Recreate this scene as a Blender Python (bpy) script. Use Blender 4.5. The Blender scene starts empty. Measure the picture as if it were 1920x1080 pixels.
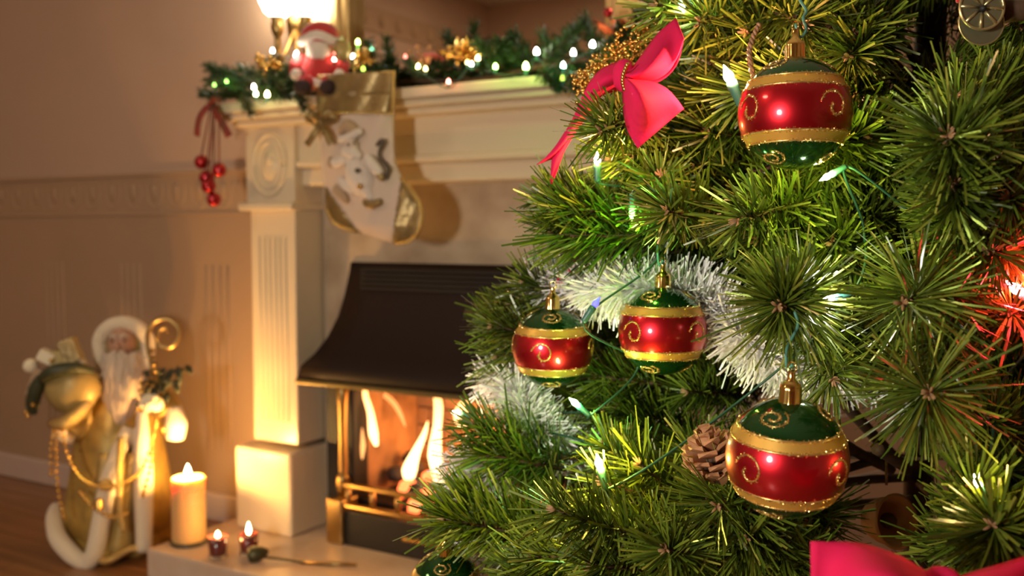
import bpy, math, random
import numpy as np
from mathutils import Vector, Matrix, Quaternion, noise
random.seed(7); np.random.seed(7)
SC = bpy.context.scene
COL = SC.collection
V = Vector
rad = math.radians

# ------------------------------------------------------------------ camera
FPX, PITCH, YAW = 1800.0, rad(3.5), rad(30)
CAM = V((0, 0, 0.82))
FH = V((-math.sin(YAW), math.cos(YAW), 0)); RT = V((math.cos(YAW), math.sin(YAW), 0))
FW = FH * math.cos(PITCH) + V((0, 0, -math.sin(PITCH)))
UP = FH * math.sin(PITCH) + V((0, 0, math.cos(PITCH)))
cd = bpy.data.cameras.new('camera'); cam = bpy.data.objects.new('camera', cd); COL.objects.link(cam)
cd.sensor_width = 36.0; cd.lens = 36.0 * FPX / 1920; cd.clip_start = 0.02
cam.matrix_world = Matrix((( RT.x, UP.x, -FW.x, CAM.x), (RT.y, UP.y, -FW.y, CAM.y), (RT.z, UP.z, -FW.z, CAM.z), (0, 0, 0, 1)))
cd.dof.use_dof = True; cd.dof.focus_distance = 0.74; cd.dof.aperture_fstop = 6.3
SC.camera = cam

# ------------------------------------------------------------------ world, lights, exposure
SC.view_settings.view_transform = 'Standard'; SC.view_settings.look = 'None'
SC.view_settings.exposure = 0.0; SC.view_settings.gamma = 1.0; SC.view_settings.use_curve_mapping = False
w = bpy.data.worlds.new('world'); SC.world = w; w.use_nodes = True
w.node_tree.nodes['Background'].inputs[0].default_value = (1, .82, .62, 1)
w.node_tree.nodes['Background'].inputs[1].default_value = 0.03

def light(name, kind, loc, power, color, size=0.05, target=None, parent=None):
    l = bpy.data.lights.new(name, kind); o = bpy.data.objects.new(name, l); COL.objects.link(o)
    l.energy = power; l.color = color
    if kind == 'AREA': l.shape = 'DISK'; l.size = size
    else: l.shadow_soft_size = size
    o.location = loc
    if target is not None: o.rotation_euler = (V(target) - V(loc)).to_track_quat('-Z', 'Y').to_euler()
    if parent is not None: o.parent = parent; o.location = V(loc) - ORIG[parent.name]
    return o
ORIG = {}
KEY = CAM + FH * -0.42 + RT * -0.95 + V((0, 0, 0.02))
light('key_lamp', 'AREA', KEY, 23, (1, .92, .80), .22, CAM + FH * .95 + RT * .12)
light('room_fill_light', 'AREA', (-2.5, -1.1, 2.42), 20, (1, .74, .50), .6, (-2.5, -1.1, 0))  # added fill without a known fixture, brightens the walls the mirror reflects

def ray(px, py): return FW + RT * ((px - 960) / FPX) + UP * ((540 - py) / FPX)
def at(px, py, d): return CAM + ray(px, py) * d
def onY(px, py, y): r = ray(px, py); return CAM + r * (y / r.y)
def onZ(px, py, z): r = ray(px, py); return CAM + r * ((z - CAM.z) / r.z)
def proj(p):
    q = p - CAM; d = q.dot(FW)
    return 960 + FPX * q.dot(RT) / d, 540 - FPX * q.dot(UP) / d, d

# ------------------------------------------------------------------ materials
def mat(name, col, rough=.5, metal=0.0, var=0.0, scale=8.0, bump=0.0, bscale=60.0, emit=None, es=0.0, sub=0.0, spec=None, stretch=None, sheen=0.0, alpha=None, trans=0.0, coat=0.0, col2=None, detail=4.0):
    m = bpy.data.materials.new(name); m.use_nodes = True
    nt = m.node_tree; b = nt.nodes['Principled BSDF']
    b.inputs['Base Color'].default_value = (*col, 1); b.inputs['Roughness'].default_value = rough; b.inputs['Metallic'].default_value = metal
    if spec is not None: b.inputs['Specular IOR Level'].default_value = spec
    if sub: b.inputs['Subsurface Weight'].default_value = sub; b.inputs['Subsurface Radius'].default_value = (.03, .014, .005); b.inputs['Subsurface Scale'].default_value = 1.0
    if sheen: b.inputs['Sheen Weight'].default_value = sheen
    if trans: b.inputs['Transmission Weight'].default_value = trans
    if coat: b.inputs['Coat Weight'].default_value = coat; b.inputs['Coat Roughness'].default_value = .09
    if emit is not None: b.inputs['Emission Color'].default_value = (*emit, 1); b.inputs['Emission Strength'].default_value = es
    if var or col2 or bump:
        tc = nt.nodes.new('ShaderNodeTexCoord'); mp = nt.nodes.new('ShaderNodeMapping'); nt.links.new(tc.outputs['Object'], mp.inputs[0])
        if stretch: mp.inputs['Scale'].default_value = stretch
    if var or col2:
        n = nt.nodes.new('ShaderNodeTexNoise'); n.inputs['Scale'].default_value = scale; n.inputs['Detail'].default_value = detail
        nt.links.new(mp.outputs[0], n.inputs['Vector'])
        r = nt.nodes.new('ShaderNodeValToRGB'); nt.links.new(n.outputs[0], r.inputs[0]); nt.links.new(r.outputs[0], b.inputs['Base Color'])
        c2 = col2 if col2 else tuple(min(1, c * (1 + var)) for c in col); c1 = col if col2 else tuple(c * (1 - var) for c in col)
        r.color_ramp.elements[0].position = .36; r.color_ramp.elements[1].position = .66
        r.color_ramp.elements[0].color = (*c1, 1); r.color_ramp.elements[1].color = (*c2, 1)
    if bump:
        n2 = nt.nodes.new('ShaderNodeTexNoise'); n2.inputs['Scale'].default_value = bscale; n2.inputs['Detail'].default_value = 3
        nt.links.new(mp.outputs[0], n2.inputs['Vector'])
        bp = nt.nodes.new('ShaderNodeBump'); bp.inputs['Strength'].default_value = bump; bp.inputs['Distance'].default_value = .004
        nt.links.new(n2.outputs[0], bp.inputs['Height']); nt.links.new(bp.outputs[0], b.inputs['Normal'])
    return m

def needle_mat(name, stops, rough=.36):
    m = bpy.data.materials.new(name); m.use_nodes = True; nt = m.node_tree; b = nt.nodes['Principled BSDF']
    a = nt.nodes.new('ShaderNodeAttribute'); a.attribute_name = 'tone'
    r = nt.nodes.new('ShaderNodeValToRGB'); nt.links.new(a.outputs['Fac'], r.inputs[0]); nt.links.new(r.outputs[0], b.inputs['Base Color'])
    e = r.color_ramp.elements
    e[0].position = 0; e[0].color = (*stops[0], 1); e[1].position = 1; e[1].color = (*stops[-1], 1)
    for i, s in enumerate(stops[1:-1]): k = e.new((i + 1) / (len(stops) - 1)); k.color = (*s, 1)
    b.inputs['Roughness'].default_value = rough; b.inputs['Specular IOR Level'].default_value = .55
    return m

M = {}
M['wall'] = mat('wall_paint', (.52, .36, .26), .75, var=.03, scale=3, bump=.15, bscale=160)
M['dado'] = mat('dado_paper', (.43, .285, .175), .6, var=.03, scale=3, bump=.15, bscale=160)
M['skirting'] = mat('skirting_paint', (.60, .46, .38), .45)
M['ceiling'] = mat('ceiling_paint', (.75, .70, .62), .9)
M['wood_floor'] = mat('floor_wood', (.20, .085, .026), .28, col2=(.34, .155, .055), scale=7, stretch=(.35, 4, 1), bump=.06, bscale=40)
M['groove'] = mat('floor_joint', (.05, .025, .012), .6)
M['cream'] = mat('mantel_paint', (.72, .60, .42), .32, bump=.02, bscale=30)
M['marble'] = mat('marble_slip', (.36, .27, .18), .22, col2=(.58, .47, .34), scale=7, detail=9)
M['hearth'] = mat('hearth_marble', (.60, .44, .31), .2, col2=(.74, .60, .46), scale=6, detail=8)
M['black'] = mat('hood_enamel', (.013, .005, .0035), .6, spec=.3, bump=.02)
M['soot'] = mat('soot_iron', (.008, .006, .005), .6, bump=.2, bscale=40)
M['fireback'] = mat('fire_brick', (.42, .22, .10), .85, col2=(.16, .08, .04), scale=9)
M['brass'] = mat('brass', (.40, .26, .095), .34, 1.0, bump=.05, bscale=50)
M['brass_dull'] = mat('brass_dull', (.20, .16, .07), .42, .8)
M['coal'] = mat('coal', (.03, .02, .018), .8, bump=.5, bscale=60)
M['ember'] = mat('ember', (.2, .03, .01), .8, emit=(1, .13, .035), es=5)
M['goldframe'] = mat('gilt_frame', (.60, .41, .17), .38, .75, bump=.1, bscale=80)
M['mirror'] = mat('mirror_glass', (.86, .83, .80), .03, 1.0)
M['goldfab'] = mat('gold_lame', (.33, .23, .09), .36, .55, var=.15, scale=30, bump=.35, bscale=120)
M['goldtrim'] = mat('gold_sequin', (.85, .62, .22), .25, 1.0, bump=1.0, bscale=400)
M['creamfelt'] = mat('cream_felt', (.66, .52, .40), .9, sheen=.3, bump=.15, bscale=200)
M['whitefelt'] = mat('white_plush', (.76, .66, .55), .95, sheen=.4, bump=.5, bscale=240)
M['tanfelt'] = mat('tan_felt', (.46, .31, .18), .85, sheen=.3, bump=.2, bscale=200)
M['darkdot'] = mat('dark_felt', (.10, .075, .05), .7)
M['redfelt'] = mat('red_plush', (.55, .028, .025), .8, sheen=.35, bump=.2, bscale=200)
M['redvelvet'] = mat('red_velvet_ribbon', (.66, .014, .085), .85, spec=.15, bump=.06, bscale=500)
M['darkfur'] = mat('dark_boot', (.035, .014, .012), .8, bump=.4, bscale=150)
M['redball'] = mat('red_bead', (.45, .012, .018), .16, .75, coat=.5)
M['plaid'] = mat('plaid_ribbon', (.30, .02, .015), .6, col2=(.12, .05, .02), scale=60, stretch=(1, 1, .2))
M['fur'] = mat('fur_cream', (.82, .70, .50), .95, sheen=.4, bump=.8, bscale=110)
M['beard'] = mat('beard_wool', (.70, .56, .42), .9, bump=.9, bscale=70, stretch=(4, 4, .6), sheen=.3)
M['robe'] = mat('robe_brocade', (.62, .40, .09), .45, .35, col2=(.42, .29, .08), scale=24, bump=.3, bscale=90)
M['sage'] = mat('sage_satin', (.44, .32, .11), .45, .25, var=.15, scale=10, bump=.2, bscale=90)
M['skin'] = mat('doll_skin', (.50, .28, .18), .6)
M['eye'] = mat('doll_eye', (.03, .02, .02), .3)
M['leaf'] = mat('dark_leaf', (.045, .05, .022), .5)
M['petal'] = mat('cream_petal', (.88, .78, .55), .7)
M['wax'] = mat('candle_wax', (.78, .48, .19), .5, sub=.7)
M['wick'] = mat('wick', (.02, .015, .01), .8)
M['cupglass'] = mat('cup_glass', (.16, .035, .025), .1, coat=.5)
M['clearglass'] = mat('clear_glass', (.9, .85, .8), .05, trans=.9)
M['dish'] = mat('dish_glass', (.06, .055, .035), .15)
M['olive'] = mat('snuffer_metal', (.085, .075, .03), .4, .6)
M['shade'] = mat('lamp_glass', (.9, .82, .7), .3, emit=(1, .87, .62), es=16)
M['twig'] = mat('twig_bark', (.085, .042, .018), .75, var=.3, scale=80)
M['scale'] = mat('bud_scale', (.34, .19, .085), .7, var=.3, scale=120)
M['trunkneedle'] = needle_mat('trunk_needle', [(.02, .010, .006), (.075, .035, .018), (.12, .06, .03)])
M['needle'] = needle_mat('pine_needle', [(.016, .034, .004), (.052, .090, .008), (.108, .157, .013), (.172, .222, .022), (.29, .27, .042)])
M['gneedle'] = needle_mat('garland_needle', [(.012, .026, .007), (.022, .055, .012), (.05, .10, .02)])
M['tinsel'] = mat('white_tinsel', (.96, .94, .93), .35, spec=.7)
M['tinselcore'] = mat('tinsel_core', (.6, .58, .56), .6)
M['gbead'] = mat('gold_bead', (.80, .50, .13), .22, 1.0)
M['green'] = mat('bauble_green', (.012, .085, .016), .10, .75, coat=.6)
M['red'] = mat('bauble_red', (.55, .012, .022), .33, .9, coat=.8)
M['gold'] = mat('bauble_gold', (.70, .40, .075), .40, .55)
M['cap'] = mat('bauble_cap', (.88, .63, .20), .16, 1.0)
M['glitter'] = mat('gold_glitter', (.78, .56, .20), .3, .9)
M['wire'] = mat('hook_wire', (.10, .30, .24), .35, .3)
M['cable'] = mat('light_cable', (.02, .07, .045), .45)
M['socket'] = mat('bulb_socket', (.035, .13, .115), .4)
M['cone'] = mat('cone_scale', (.46, .22, .10), .7, var=.25, scale=60)
M['wood'] = mat('stained_wood', (.60, .31, .11), .6, var=.2, scale=20)
M['pewter'] = mat('painted_tin', (.16, .15, .085), .35, .45, var=.1, scale=50, bump=.06, bscale=200)
M['tinrim'] = mat('tin_rim', (.52, .44, .22), .3, .8)
M['cord'] = mat('gilt_cord', (.36, .20, .10), .5, .3, var=.3, scale=200)
M['orange'] = mat('orange_petal', (.75, .13, .03), .6)

def emis(name, col, s):
    m = bpy.data.materials.new(name); m.use_nodes = True; nt = m.node_tree; b = nt.nodes['Principled BSDF']
    b.inputs['Base Color'].default_value = (*col, 1); b.inputs['Emission Color'].default_value = (*col, 1); b.inputs['Emission Strength'].default_value = s
    return m

# ------------------------------------------------------------------ mesh builder
class MB:
    def __init__(s): s.v = []; s.f = []; s.m = []; s.sm = []
    def add(s, vs, fs, m=0, smooth=True, X=None):
        o = len(s.v)
        s.v.extend([tuple(X @ V(v)) for v in vs] if X is not None else [tuple(v) for v in vs])
        for f in fs: s.f.append(tuple(i + o for i in f)); s.m.append(m); s.sm.append(smooth)
        return s
    def box(s, lo, hi, m=0, X=None):
        x0, y0, z0 = lo; x1, y1, z1 = hi
        return s.add([(x0,y0,z0),(x1,y0,z0),(x1,y1,z0),(x0,y1,z0),(x0,y0,z1),(x1,y0,z1),(x1,y1,z1),(x0,y1,z1)],
                     [(3,2,1,0),(4,5,6,7),(0,1,5,4),(1,2,6,5),(2,3,7,6),(3,0,4,7)], m, False, X)
    def tube(s, path, r, n=8, m=0, cap=True, X=None, smooth=True):
        P = [V(p) for p in path]; k = len(P)
        R = [r] * k if not hasattr(r, '__len__') else list(r)
        vs = []; nrm = None
        for i in range(k):
            t = (P[min(i+1, k-1)] - P[max(i-1, 0)])
            t = t.normalized() if t.length > 1e-9 else V((0, 0, 1))
            if nrm is None: nrm = t.orthogonal().normalized()
            else:
                nrm = nrm - t * nrm.dot(t); nrm = nrm.normalized() if nrm.length > 1e-6 else t.orthogonal().normalized()
            b = t.cross(nrm)
            for j in range(n):
                a = 2 * math.pi * j / n; vs.append(P[i] + (nrm * math.cos(a) + b * math.sin(a)) * R[i])
        fs = [(i*n+j, i*n+(j+1) % n, (i+1)*n+(j+1) % n, (i+1)*n+j) for i in range(k-1) for j in range(n)]
        if cap: fs += [tuple(reversed(range(n))), tuple((k-1)*n+j for j in range(n))]
        return s.add(vs, fs, m, smooth, X)
    def lathe(s, prof, n=24, m=0, X=None, c=(0, 0, 0), wob=None, smooth=True):
        vs = []; c = V(c)
        for i, (r, z) in enumerate(prof):
            for j in range(n):
                a = 2 * math.pi * j / n; k = wob(a, z) if wob else 1.0
                vs.append(c + V((math.cos(a) * r * k, math.sin(a) * r * k, z)))
        fs = [(i*n+j, i*n+(j+1) % n, (i+1)*n+(j+1) % n, (i+1)*n+j) for i in range(len(prof)-1) for j in range(n)]
        if prof[0][0] > 1e-5: fs.append(tuple(reversed(range(n))))
        if prof[-1][0] > 1e-5: fs.append(tuple((len(prof)-1)*n+j for j in range(n)))
        return s.add(vs, fs, m, smooth, X)
    def ell(s, c, r, n=16, m=0, X=None, jit=0.0, jf=3.0):
        c = V(c); r = V(r) if hasattr(r, '__len__') else V((r, r, r)); vs = []; k = n // 2
        for i in range(k + 1):
            th = math.pi * i / k
            for j in range(n):
                a = 2 * math.pi * j / n; d = V((math.sin(th)*math.cos(a), math.sin(th)*math.sin(a), math.cos(th)))
                q = 1 + (jit * noise.noise(d * jf + c * 31.7) if jit else 0)
                vs.append(c + V((d.x*r.x, d.y*r.y, d.z*r.z)) * q)
        fs = [(i*n+j, (i+1)*n+j, (i+1)*n+(j+1) % n, i*n+(j+1) % n) for i in range(k) for j in range(n)]
        return s.add(vs, fs, m, True, X)
    def grid(s, rows, m=0, smooth=True, X=None, closed=False):
        n = len(rows[0]); vs = [p for r in rows for p in r]
        fs = [(i*n+j, i*n+(j+1) % n, (i+1)*n+(j+1) % n, (i+1)*n+j) for i in range(len(rows)-1) for j in range(n if closed else n-1)]
        return s.add(vs, fs, m, smooth, X)
    def build(s, name, mats, parent=None, origin=None, bevel=0, solid=0, sub=0, label=None, kind=None):
        o0 = V(origin) if origin is not None else (ORIG[parent.name] if parent is not None else V((0, 0, 0)))
        me = bpy.data.meshes.new(name)
        me.from_pydata([(a - o0.x, b - o0.y, c - o0.z) for a, b, c in s.v], [], s.f)
        for x in (mats if isinstance(mats, (list, tuple)) else [mats]): me.materials.append(M[x] if isinstance(x, str) else x)
        me.polygons.foreach_set('material_index', s.m); me.polygons.foreach_set('use_smooth', s.sm); me.update()
        o = bpy.data.objects.new(name, me); COL.objects.link(o); ORIG[o.name] = o0
        if parent is not None: o.parent = parent
        else: o.location = o0
        if solid: k = o.modifiers.new('solid', 'SOLIDIFY'); k.thickness = solid; k.offset = 0
        if sub: k = o.modifiers.new('sub', 'SUBSURF'); k.levels = sub; k.render_levels = sub
        if bevel: k = o.modifiers.new('bev', 'BEVEL'); k.width = bevel; k.segments = 2; k.limit_method = 'ANGLE'
        if label: o['label'] = label
        if kind: o['kind'] = kind
        return o

def thing(name, label, cat, loc, group=None):
    o = bpy.data.objects.new(name, None); COL.objects.link(o); o.location = loc; o.empty_display_size = .02
    o['label'] = label; o['category'] = cat
    if group: o['group'] = group
    ORIG[o.name] = V(loc); return o
def tag(o, label, cat, group=None):
    o['label'] = label; o['category'] = cat
    if group: o['group'] = group
    return o
def inst(src, parent, X, name=None):
    c = src.copy(); COL.objects.link(c); c.parent = parent; c.matrix_parent_inverse = Matrix(); c.matrix_basis = X
    for ch in src.children:
        g = ch.copy(); COL.objects.link(g); g.parent = c; g.matrix_parent_inverse = Matrix()
    return c
def frame(z, roll=0.0):
    q = V(z).normalized().to_track_quat('Z', 'Y'); return (q @ Quaternion((0, 0, 1), roll)).to_matrix().to_4x4()
def smooth_path(pts, n):
    P = [V(p) for p in pts]; out = []
    for i in range(n):
        t = i / (n - 1) * (len(P) - 1); k = min(int(t), len(P) - 2); u = t - k
        p0, p1, p2, p3 = P[max(k-1, 0)], P[k], P[k+1], P[min(k+2, len(P)-1)]
        out.append(.5 * ((2*p1) + (p2-p0)*u + (2*p0-5*p1+4*p2-p3)*u*u + (3*p1-p0-3*p2+p3)*u*u*u))
    return out

# ------------------------------------------------------------------ room shell
WY = 1.90; XL, XR, YF, ZC = -3.7, 1.6, -2.3, 2.45
CX = -1.20                                    # centre of the fireplace
def struct(o): o['kind'] = 'structure'; return o
b = MB(); hx0, hx1, hz0, hz1 = CX - .32, CX + .32, 0.0, .47      # wall with the fire opening
for lo, hi in (((XL, WY, 0), (hx0, WY + .3, ZC)), ((hx1, WY, 0), (XR, WY + .3, ZC)), ((hx0, WY, hz1), (hx1, WY + .3, ZC))): b.box(lo, hi)
struct(b.build('wall_back', 'wall'))
struct(MB().box((XL - .1, YF, 0), (XL, WY + .3, ZC)).build('wall_left', 'wall'))
struct(MB().box((XR, YF, 0), (XR + .1, WY + .3, ZC)).build('wall_right', 'wall'))
struct(MB().box((XL, YF - .1, 0), (XR, YF, ZC)).build('wall_front', 'wall'))
struct(MB().box((XL, YF, ZC), (XR, WY + .3, ZC + .1)).build('ceiling', 'ceiling'))
fl = struct(MB().box((XL, YF, -.1), (XR, WY + .3, -.006)).build('floor', 'groove'))
pk = None
for r in range(13):
    y1 = WY - r * .125; off = (r * .37) % 1.1
    for c in range(-1, 3):
        x0 = -3.7 + off + c * 1.1
        if x0 > -1.4 or x0 + 1.1 < -3.7: continue
        if pk is None:
            pk = MB().box((.001, -.1235, -.006), (1.099, 0, 0)).build('plank', 'wood_floor', fl, bevel=.001); ORIG[pk.name] = V((0, 0, 0)); o = pk
        else: o = inst(pk, fl, Matrix())
        o.location = (x0, y1, 0)
struct(MB().box((-1.4, YF, -.006), (XR, WY, -.001)).build('floor_far', 'wood_floor')).name = 'floor.001'
# skirting boards
def board(name, lo, hi): 
    return struct(MB().box(lo, hi).build(name, 'skirting', bevel=.006))
board('baseboard_back', (XL, WY - .018, 0), (CX - .60, WY, .078)); board('baseboard_left', (XL, YF, 0), (XL + .018, WY, .078))
board('baseboard_right', (CX + .60, WY - .018, 0), (XR, WY, .078))
# embossed dado paper with its arch border
dz0, dz1 = .875, .965
dd = struct(MB().box((XL, WY - .004, .078), (CX - .58, WY, dz1 + .02)).build('trim_1', 'dado'))
MB().box((XL, WY - .012, dz1 + .008), (CX - .58, WY - .003, dz1 + .02)).build('rail', 'dado', dd, bevel=.002)
MB().box((XL, WY - .009, dz0 - .016), (CX - .58, WY - .003, dz0 - .008)).build('bead', 'dado', dd, bevel=.002)
first = None
for i in range(17):
    x = -3.3 + i * .092
    if first is None:
        pth = [V((.034 * math.cos(a), 0, -.052 * math.sin(a))) for a in np.linspace(0, math.pi, 13)]
        q = MB().tube([V((-.034, 0, .02))] + list(reversed(pth)) + [V((.034, 0, .02))], .005, 6)
        q.tube([V((0, 0, .015)), V((0, 0, -.03))], [.012, .006], 6)
        first = q.build('arch', 'dado', dd); first.scale = (1, .7, 1); o = first
    else: o = inst(first, dd, Matrix.Diagonal((1, .7, 1, 1)))
    o.location = (x, WY - .003, dz1 - .032)
first = None
for i in range(4):
    for k in range(4):
        x = -3.12 + i * .36 + (k - 1.5) * .028
        if first is None: first = MB().tube([V((0, 0, .20)), V((0, 0, .72))], .005, 6).build('reed', 'dado', dd); first.scale = (1, .8, 1); o = first
        else: o = inst(first, dd, Matrix.Diagonal((1, .8, 1, 1)))
        o.location = (x, WY - .003, 0)
# picture border on the far walls (seen in the mirror)
def border(name, lo, hi): return struct(MB().box(lo, hi).build(name, 'dado', bevel=.002))
for nm, lo, hi in (('trim_2', (XL, YF, 2.02), (XL + .012, WY, 2.17)), ('trim_3', (XL, YF, 2.02), (XR, YF + .012, 2.17))):
    t = border(nm, lo, hi)
    for i in range(24):
        if nm == 'trim_2': X = Matrix.Translation((XL + .013, YF + .1 + i * .17, 2.095))
        else: X = Matrix.Translation((XL + .1 + i * .2, YF + .013, 2.095))
        if i == 0: f0 = MB().ell((0, 0, 0), (.03, .03, .045), 10).build('medallion', 'tanfelt', t); f0.matrix_basis = X
        else: inst(f0, t, X)

# ------------------------------------------------------------------ fireplace surround
PL, PR = CX - .573, CX - .414                # left pilaster, mirrored on the right
sur = thing('mantelpiece', 'cream painted mantelpiece with fluted pilasters and an oval medallion around the fire', 'fireplace', (CX, WY, 0))
HZ = .07
def mir(x0, x1): return [(x0, x1), (2*CX - x1, 2*CX - x0)]
b = MB()
b.box((CX - .61, 1.675, 1.098), (CX + .61, WY, 1.122)); sh = b.build('shelf', 'cream', sur, bevel=.005)
b = MB(); b.box((CX - .595, 1.690, 1.083), (CX + .595, WY, 1.0985)); b.box((CX - .58, 1.712, 1.068), (CX + .58, WY, 1.0835)); b.build('cornice', 'cream', sur, bevel=.006)
b = MB(); b.box((PR - .002, 1.765, .985), (2*CX - PR + .002, WY, 1.069)); b.build('frieze', 'cream', sur, bevel=.002)
b = MB(); b.box((PR - .002, 1.752, .968), (2*CX - PR + .002, WY, .986)); b.box((PR - .002, 1.775, .925), (2*CX - PR + .002, WY, .9685)); b.build('architrave', 'cream', sur, bevel=.006)
b = MB()
for x0, x1 in ((PR, CX - .32), (CX + .32, 2*CX - PR)): b.box((x0, 1.85, HZ), (x1, WY, .93))
b.box((CX - .32, 1.85, .47), (CX + .32, WY, .93)); b.build('marble_slip', 'marble', sur, bevel=.001)
for side, (x0, x1) in enumerate(mir(PL, PR)):
    xc = (x0 + x1) / 2
    pil = MB().box((x0 + .006, 1.755, .29), (x1 - .006, WY, .868)).build('pilaster', 'cream', sur, bevel=.003)
    for k in (-1, 0, 1):                     # flutes: sunk half-round grooves with rounded lips
        q = MB(); q.tube([V((xc + k*.034 - .009, 1.7555, .345)), V((xc + k*.034 - .009, 1.7555, .80))], .0035, 8); q.tube([V((xc + k*.034 + .009, 1.7555, .345)), V((xc + k*.034 + .009, 1.7555, .80))], .0035, 8)
        q.build('flute', 'cream', pil)
    q = MB().box((x0, 1.748, .885), (x1, WY, 1.069)); blk = q.build('corner_block', 'cream', sur, bevel=.003)
    q = MB().box((x0 - .016, 1.732, .866), (x1 + .004, WY, .886)); q.build('ledge', 'cream', sur, bevel=.005)
    pl = MB().box((x0 - .022, 1.715, HZ), (x1 + .004, WY, .278)).build('plinth', 'cream', sur, bevel=.008)
    q = MB()
    for rr in (1.0, .74):
        q.tube([V((xc + .052*rr*math.cos(a), 1.747, .977 + .074*rr*math.sin(a))) for a in np.linspace(0, 2*math.pi, 37)], .0062 if rr == 1 else .0035, 8)
    q.ell((xc, 1.75, .977), (.026, .008, .038), 16, jit=.35, jf=4); q.ell((xc + .004, 1.744, .99), (.012, .008, .014), 12, jit=.2)
    q.build('medallion', 'cream', blk)
hearth = MB().box((CX - .655, 1.49, .0), (CX + .655, WY, HZ)).build('hearth', 'hearth', bevel=.006); tag(hearth, 'pinkish marble hearth slab standing on the wooden floor under the mantelpiece', 'hearth')

# ------------------------------------------------------------------ gas fire with its hood
fire = thing('gas_fire', 'black hooded gas fire with brass columns and flames over coals', 'fire', (CX, 1.8, HZ))
prof = [(0, .738, 1.842, .322), (0, .715, 1.835, .323), (0, .66, 1.822, .328), (0, .61, 1.806, .335), (0, .56, 1.782, .348), (0, .52, 1.757, .368), (0, .492, 1.735, .392), (0, .462, 1.728, .400)]
rows = []
for _, z, y, hw in prof:
    rows.append([V((CX - hw, 1.85, z)), V((CX - hw, (1.85*.5 + y*.5), z)), V((CX - hw + .006, y, z))] + [V((CX - hw + 2*hw*k/8, y, z)) for k in range(1, 8)] + [V((CX + hw - .006, y, z)), V((CX + hw, (1.85+y)/2, z)), V((CX + hw, 1.85, z))])
b = MB(); b.grid(rows); n = len(rows[0])
b.add([rows[0][0], rows[0][-1], rows[0][-3], rows[0][2]], [(0, 1, 2, 3)]); b.add([rows[-1][0], rows[-1][2], rows[-1][-3], rows[-1][-1]], [(0, 1, 2, 3)])
hood = b.build('hood', 'black', fire, solid=.004)
q = MB()
for k in range(5): q.box((CX - .27, 1.815 + .004*k*0, .676 + k*.011), (CX + .27, 1.842, .683 + k*.011))
q.build('vent_slot', 'soot', hood)
MB().box((CX - .398, 1.722, .450), (CX + .398, 1.745, .462)).build('lip', 'brass_dull', hood, bevel=.003)
for s in (-1, 1):
    b = MB(); x0, x1 = sorted((CX + s*.372, CX + s*.287)); b.box((x0, 1.805, HZ), (x1, 1.86, .455)); b.build('cheek', 'soot', fire, bevel=.003)
    b = MB(); x0, x1 = sorted((CX + s*.318, CX + s*.287)); b.box((x0, 1.86, HZ), (x1, 2.10, .455)); b.build('inner_side', 'fireback', fire, bevel=.003)
MB().box((CX - .288, 2.08, HZ), (CX + .288, 2.10, .455)).build('fireback', 'fireback', fire); MB().box((CX - .288, 1.83, .452), (CX + .288, 2.10, .466)).build('canopy', 'soot', fire)
for r in range(6):
    for c in range(8):
        x = CX - .29 + c*.09 - (.045 if r % 2 else 0); x0, x1 = max(x, CX - .286), min(x + .086, CX + .286)
        if x1 - x0 < .02: continue
        MB().box((x0, 2.066, .16 + r*.048), (x1, 2.081, .16 + r*.048 + .044)).build('brick', 'fireback', fire, bevel=.002)
for s in (-1, 1):
    q = MB(); xx = CX + s * .303
    q.tube([V((xx, 1.785, z)) for z in (.20, .215, .23, .25, .33, .40, .43, .448)], [.010, .014, .010, .012, .0095, .012, .015, .011], 12)
    q.ell((xx, 1.783, .205), (.018, .018, .032), 12); q.build('column', 'brass', fire)
    q = MB(); x0, x1 = sorted((CX + s*.318, CX + s*.268)); q.box((x0, 1.735, HZ), (x1, 1.80, .178)); q.build('column_base', 'brass', fire, bevel=.006)
MB().box((CX - .268, 1.745, HZ), (CX + .268, 1.82, .152)).build('ash_drawer', 'soot', fire, bevel=.003)
q = MB().tube([V((CX - .09, 1.738, .115)), V((CX + .09, 1.738, .115))], .006, 8); q.build('drawer_handle', 'brass', fire)
for nm, z, r in (('top_rail', .215, .007), ('bottom_rail', .165, .008)):
    MB().tube([V((CX - .288, 1.785, z)), V((CX - .282, 1.76, z)), V((CX - .26, 1.745, z)), V((CX + .26, 1.745, z)), V((CX + .282, 1.76, z)), V((CX + .288, 1.785, z))], r, 8).build(nm, 'brass', fire)
for k in range(8):
    xx = CX - .255 + k * .0729; MB().tube([V((xx, 1.745, .165)), V((xx, 1.745, .19)), V((xx, 1.745, .215))], [.005, .008, .005], 8).build('bar', 'brass', fire)
MB().box((CX - .286, 1.82, HZ), (CX + .286, 2.066, .16)).build('fuel_bed', 'soot', fire)
random.seed(3)
for k in range(46):
    x = CX + random.uniform(-.26, .26); y = random.uniform(1.80, 2.0); r = random.uniform(.018, .030)
    z = .165 + (y - 1.80) * .30 + random.uniform(0, .02)
    MB().ell((x, y, z), (r, r*.9, r*.8), 8, jit=.5, jf=2.5).build('coal', 'ember' if (k % 6 == 0) else 'coal', fire)
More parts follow.
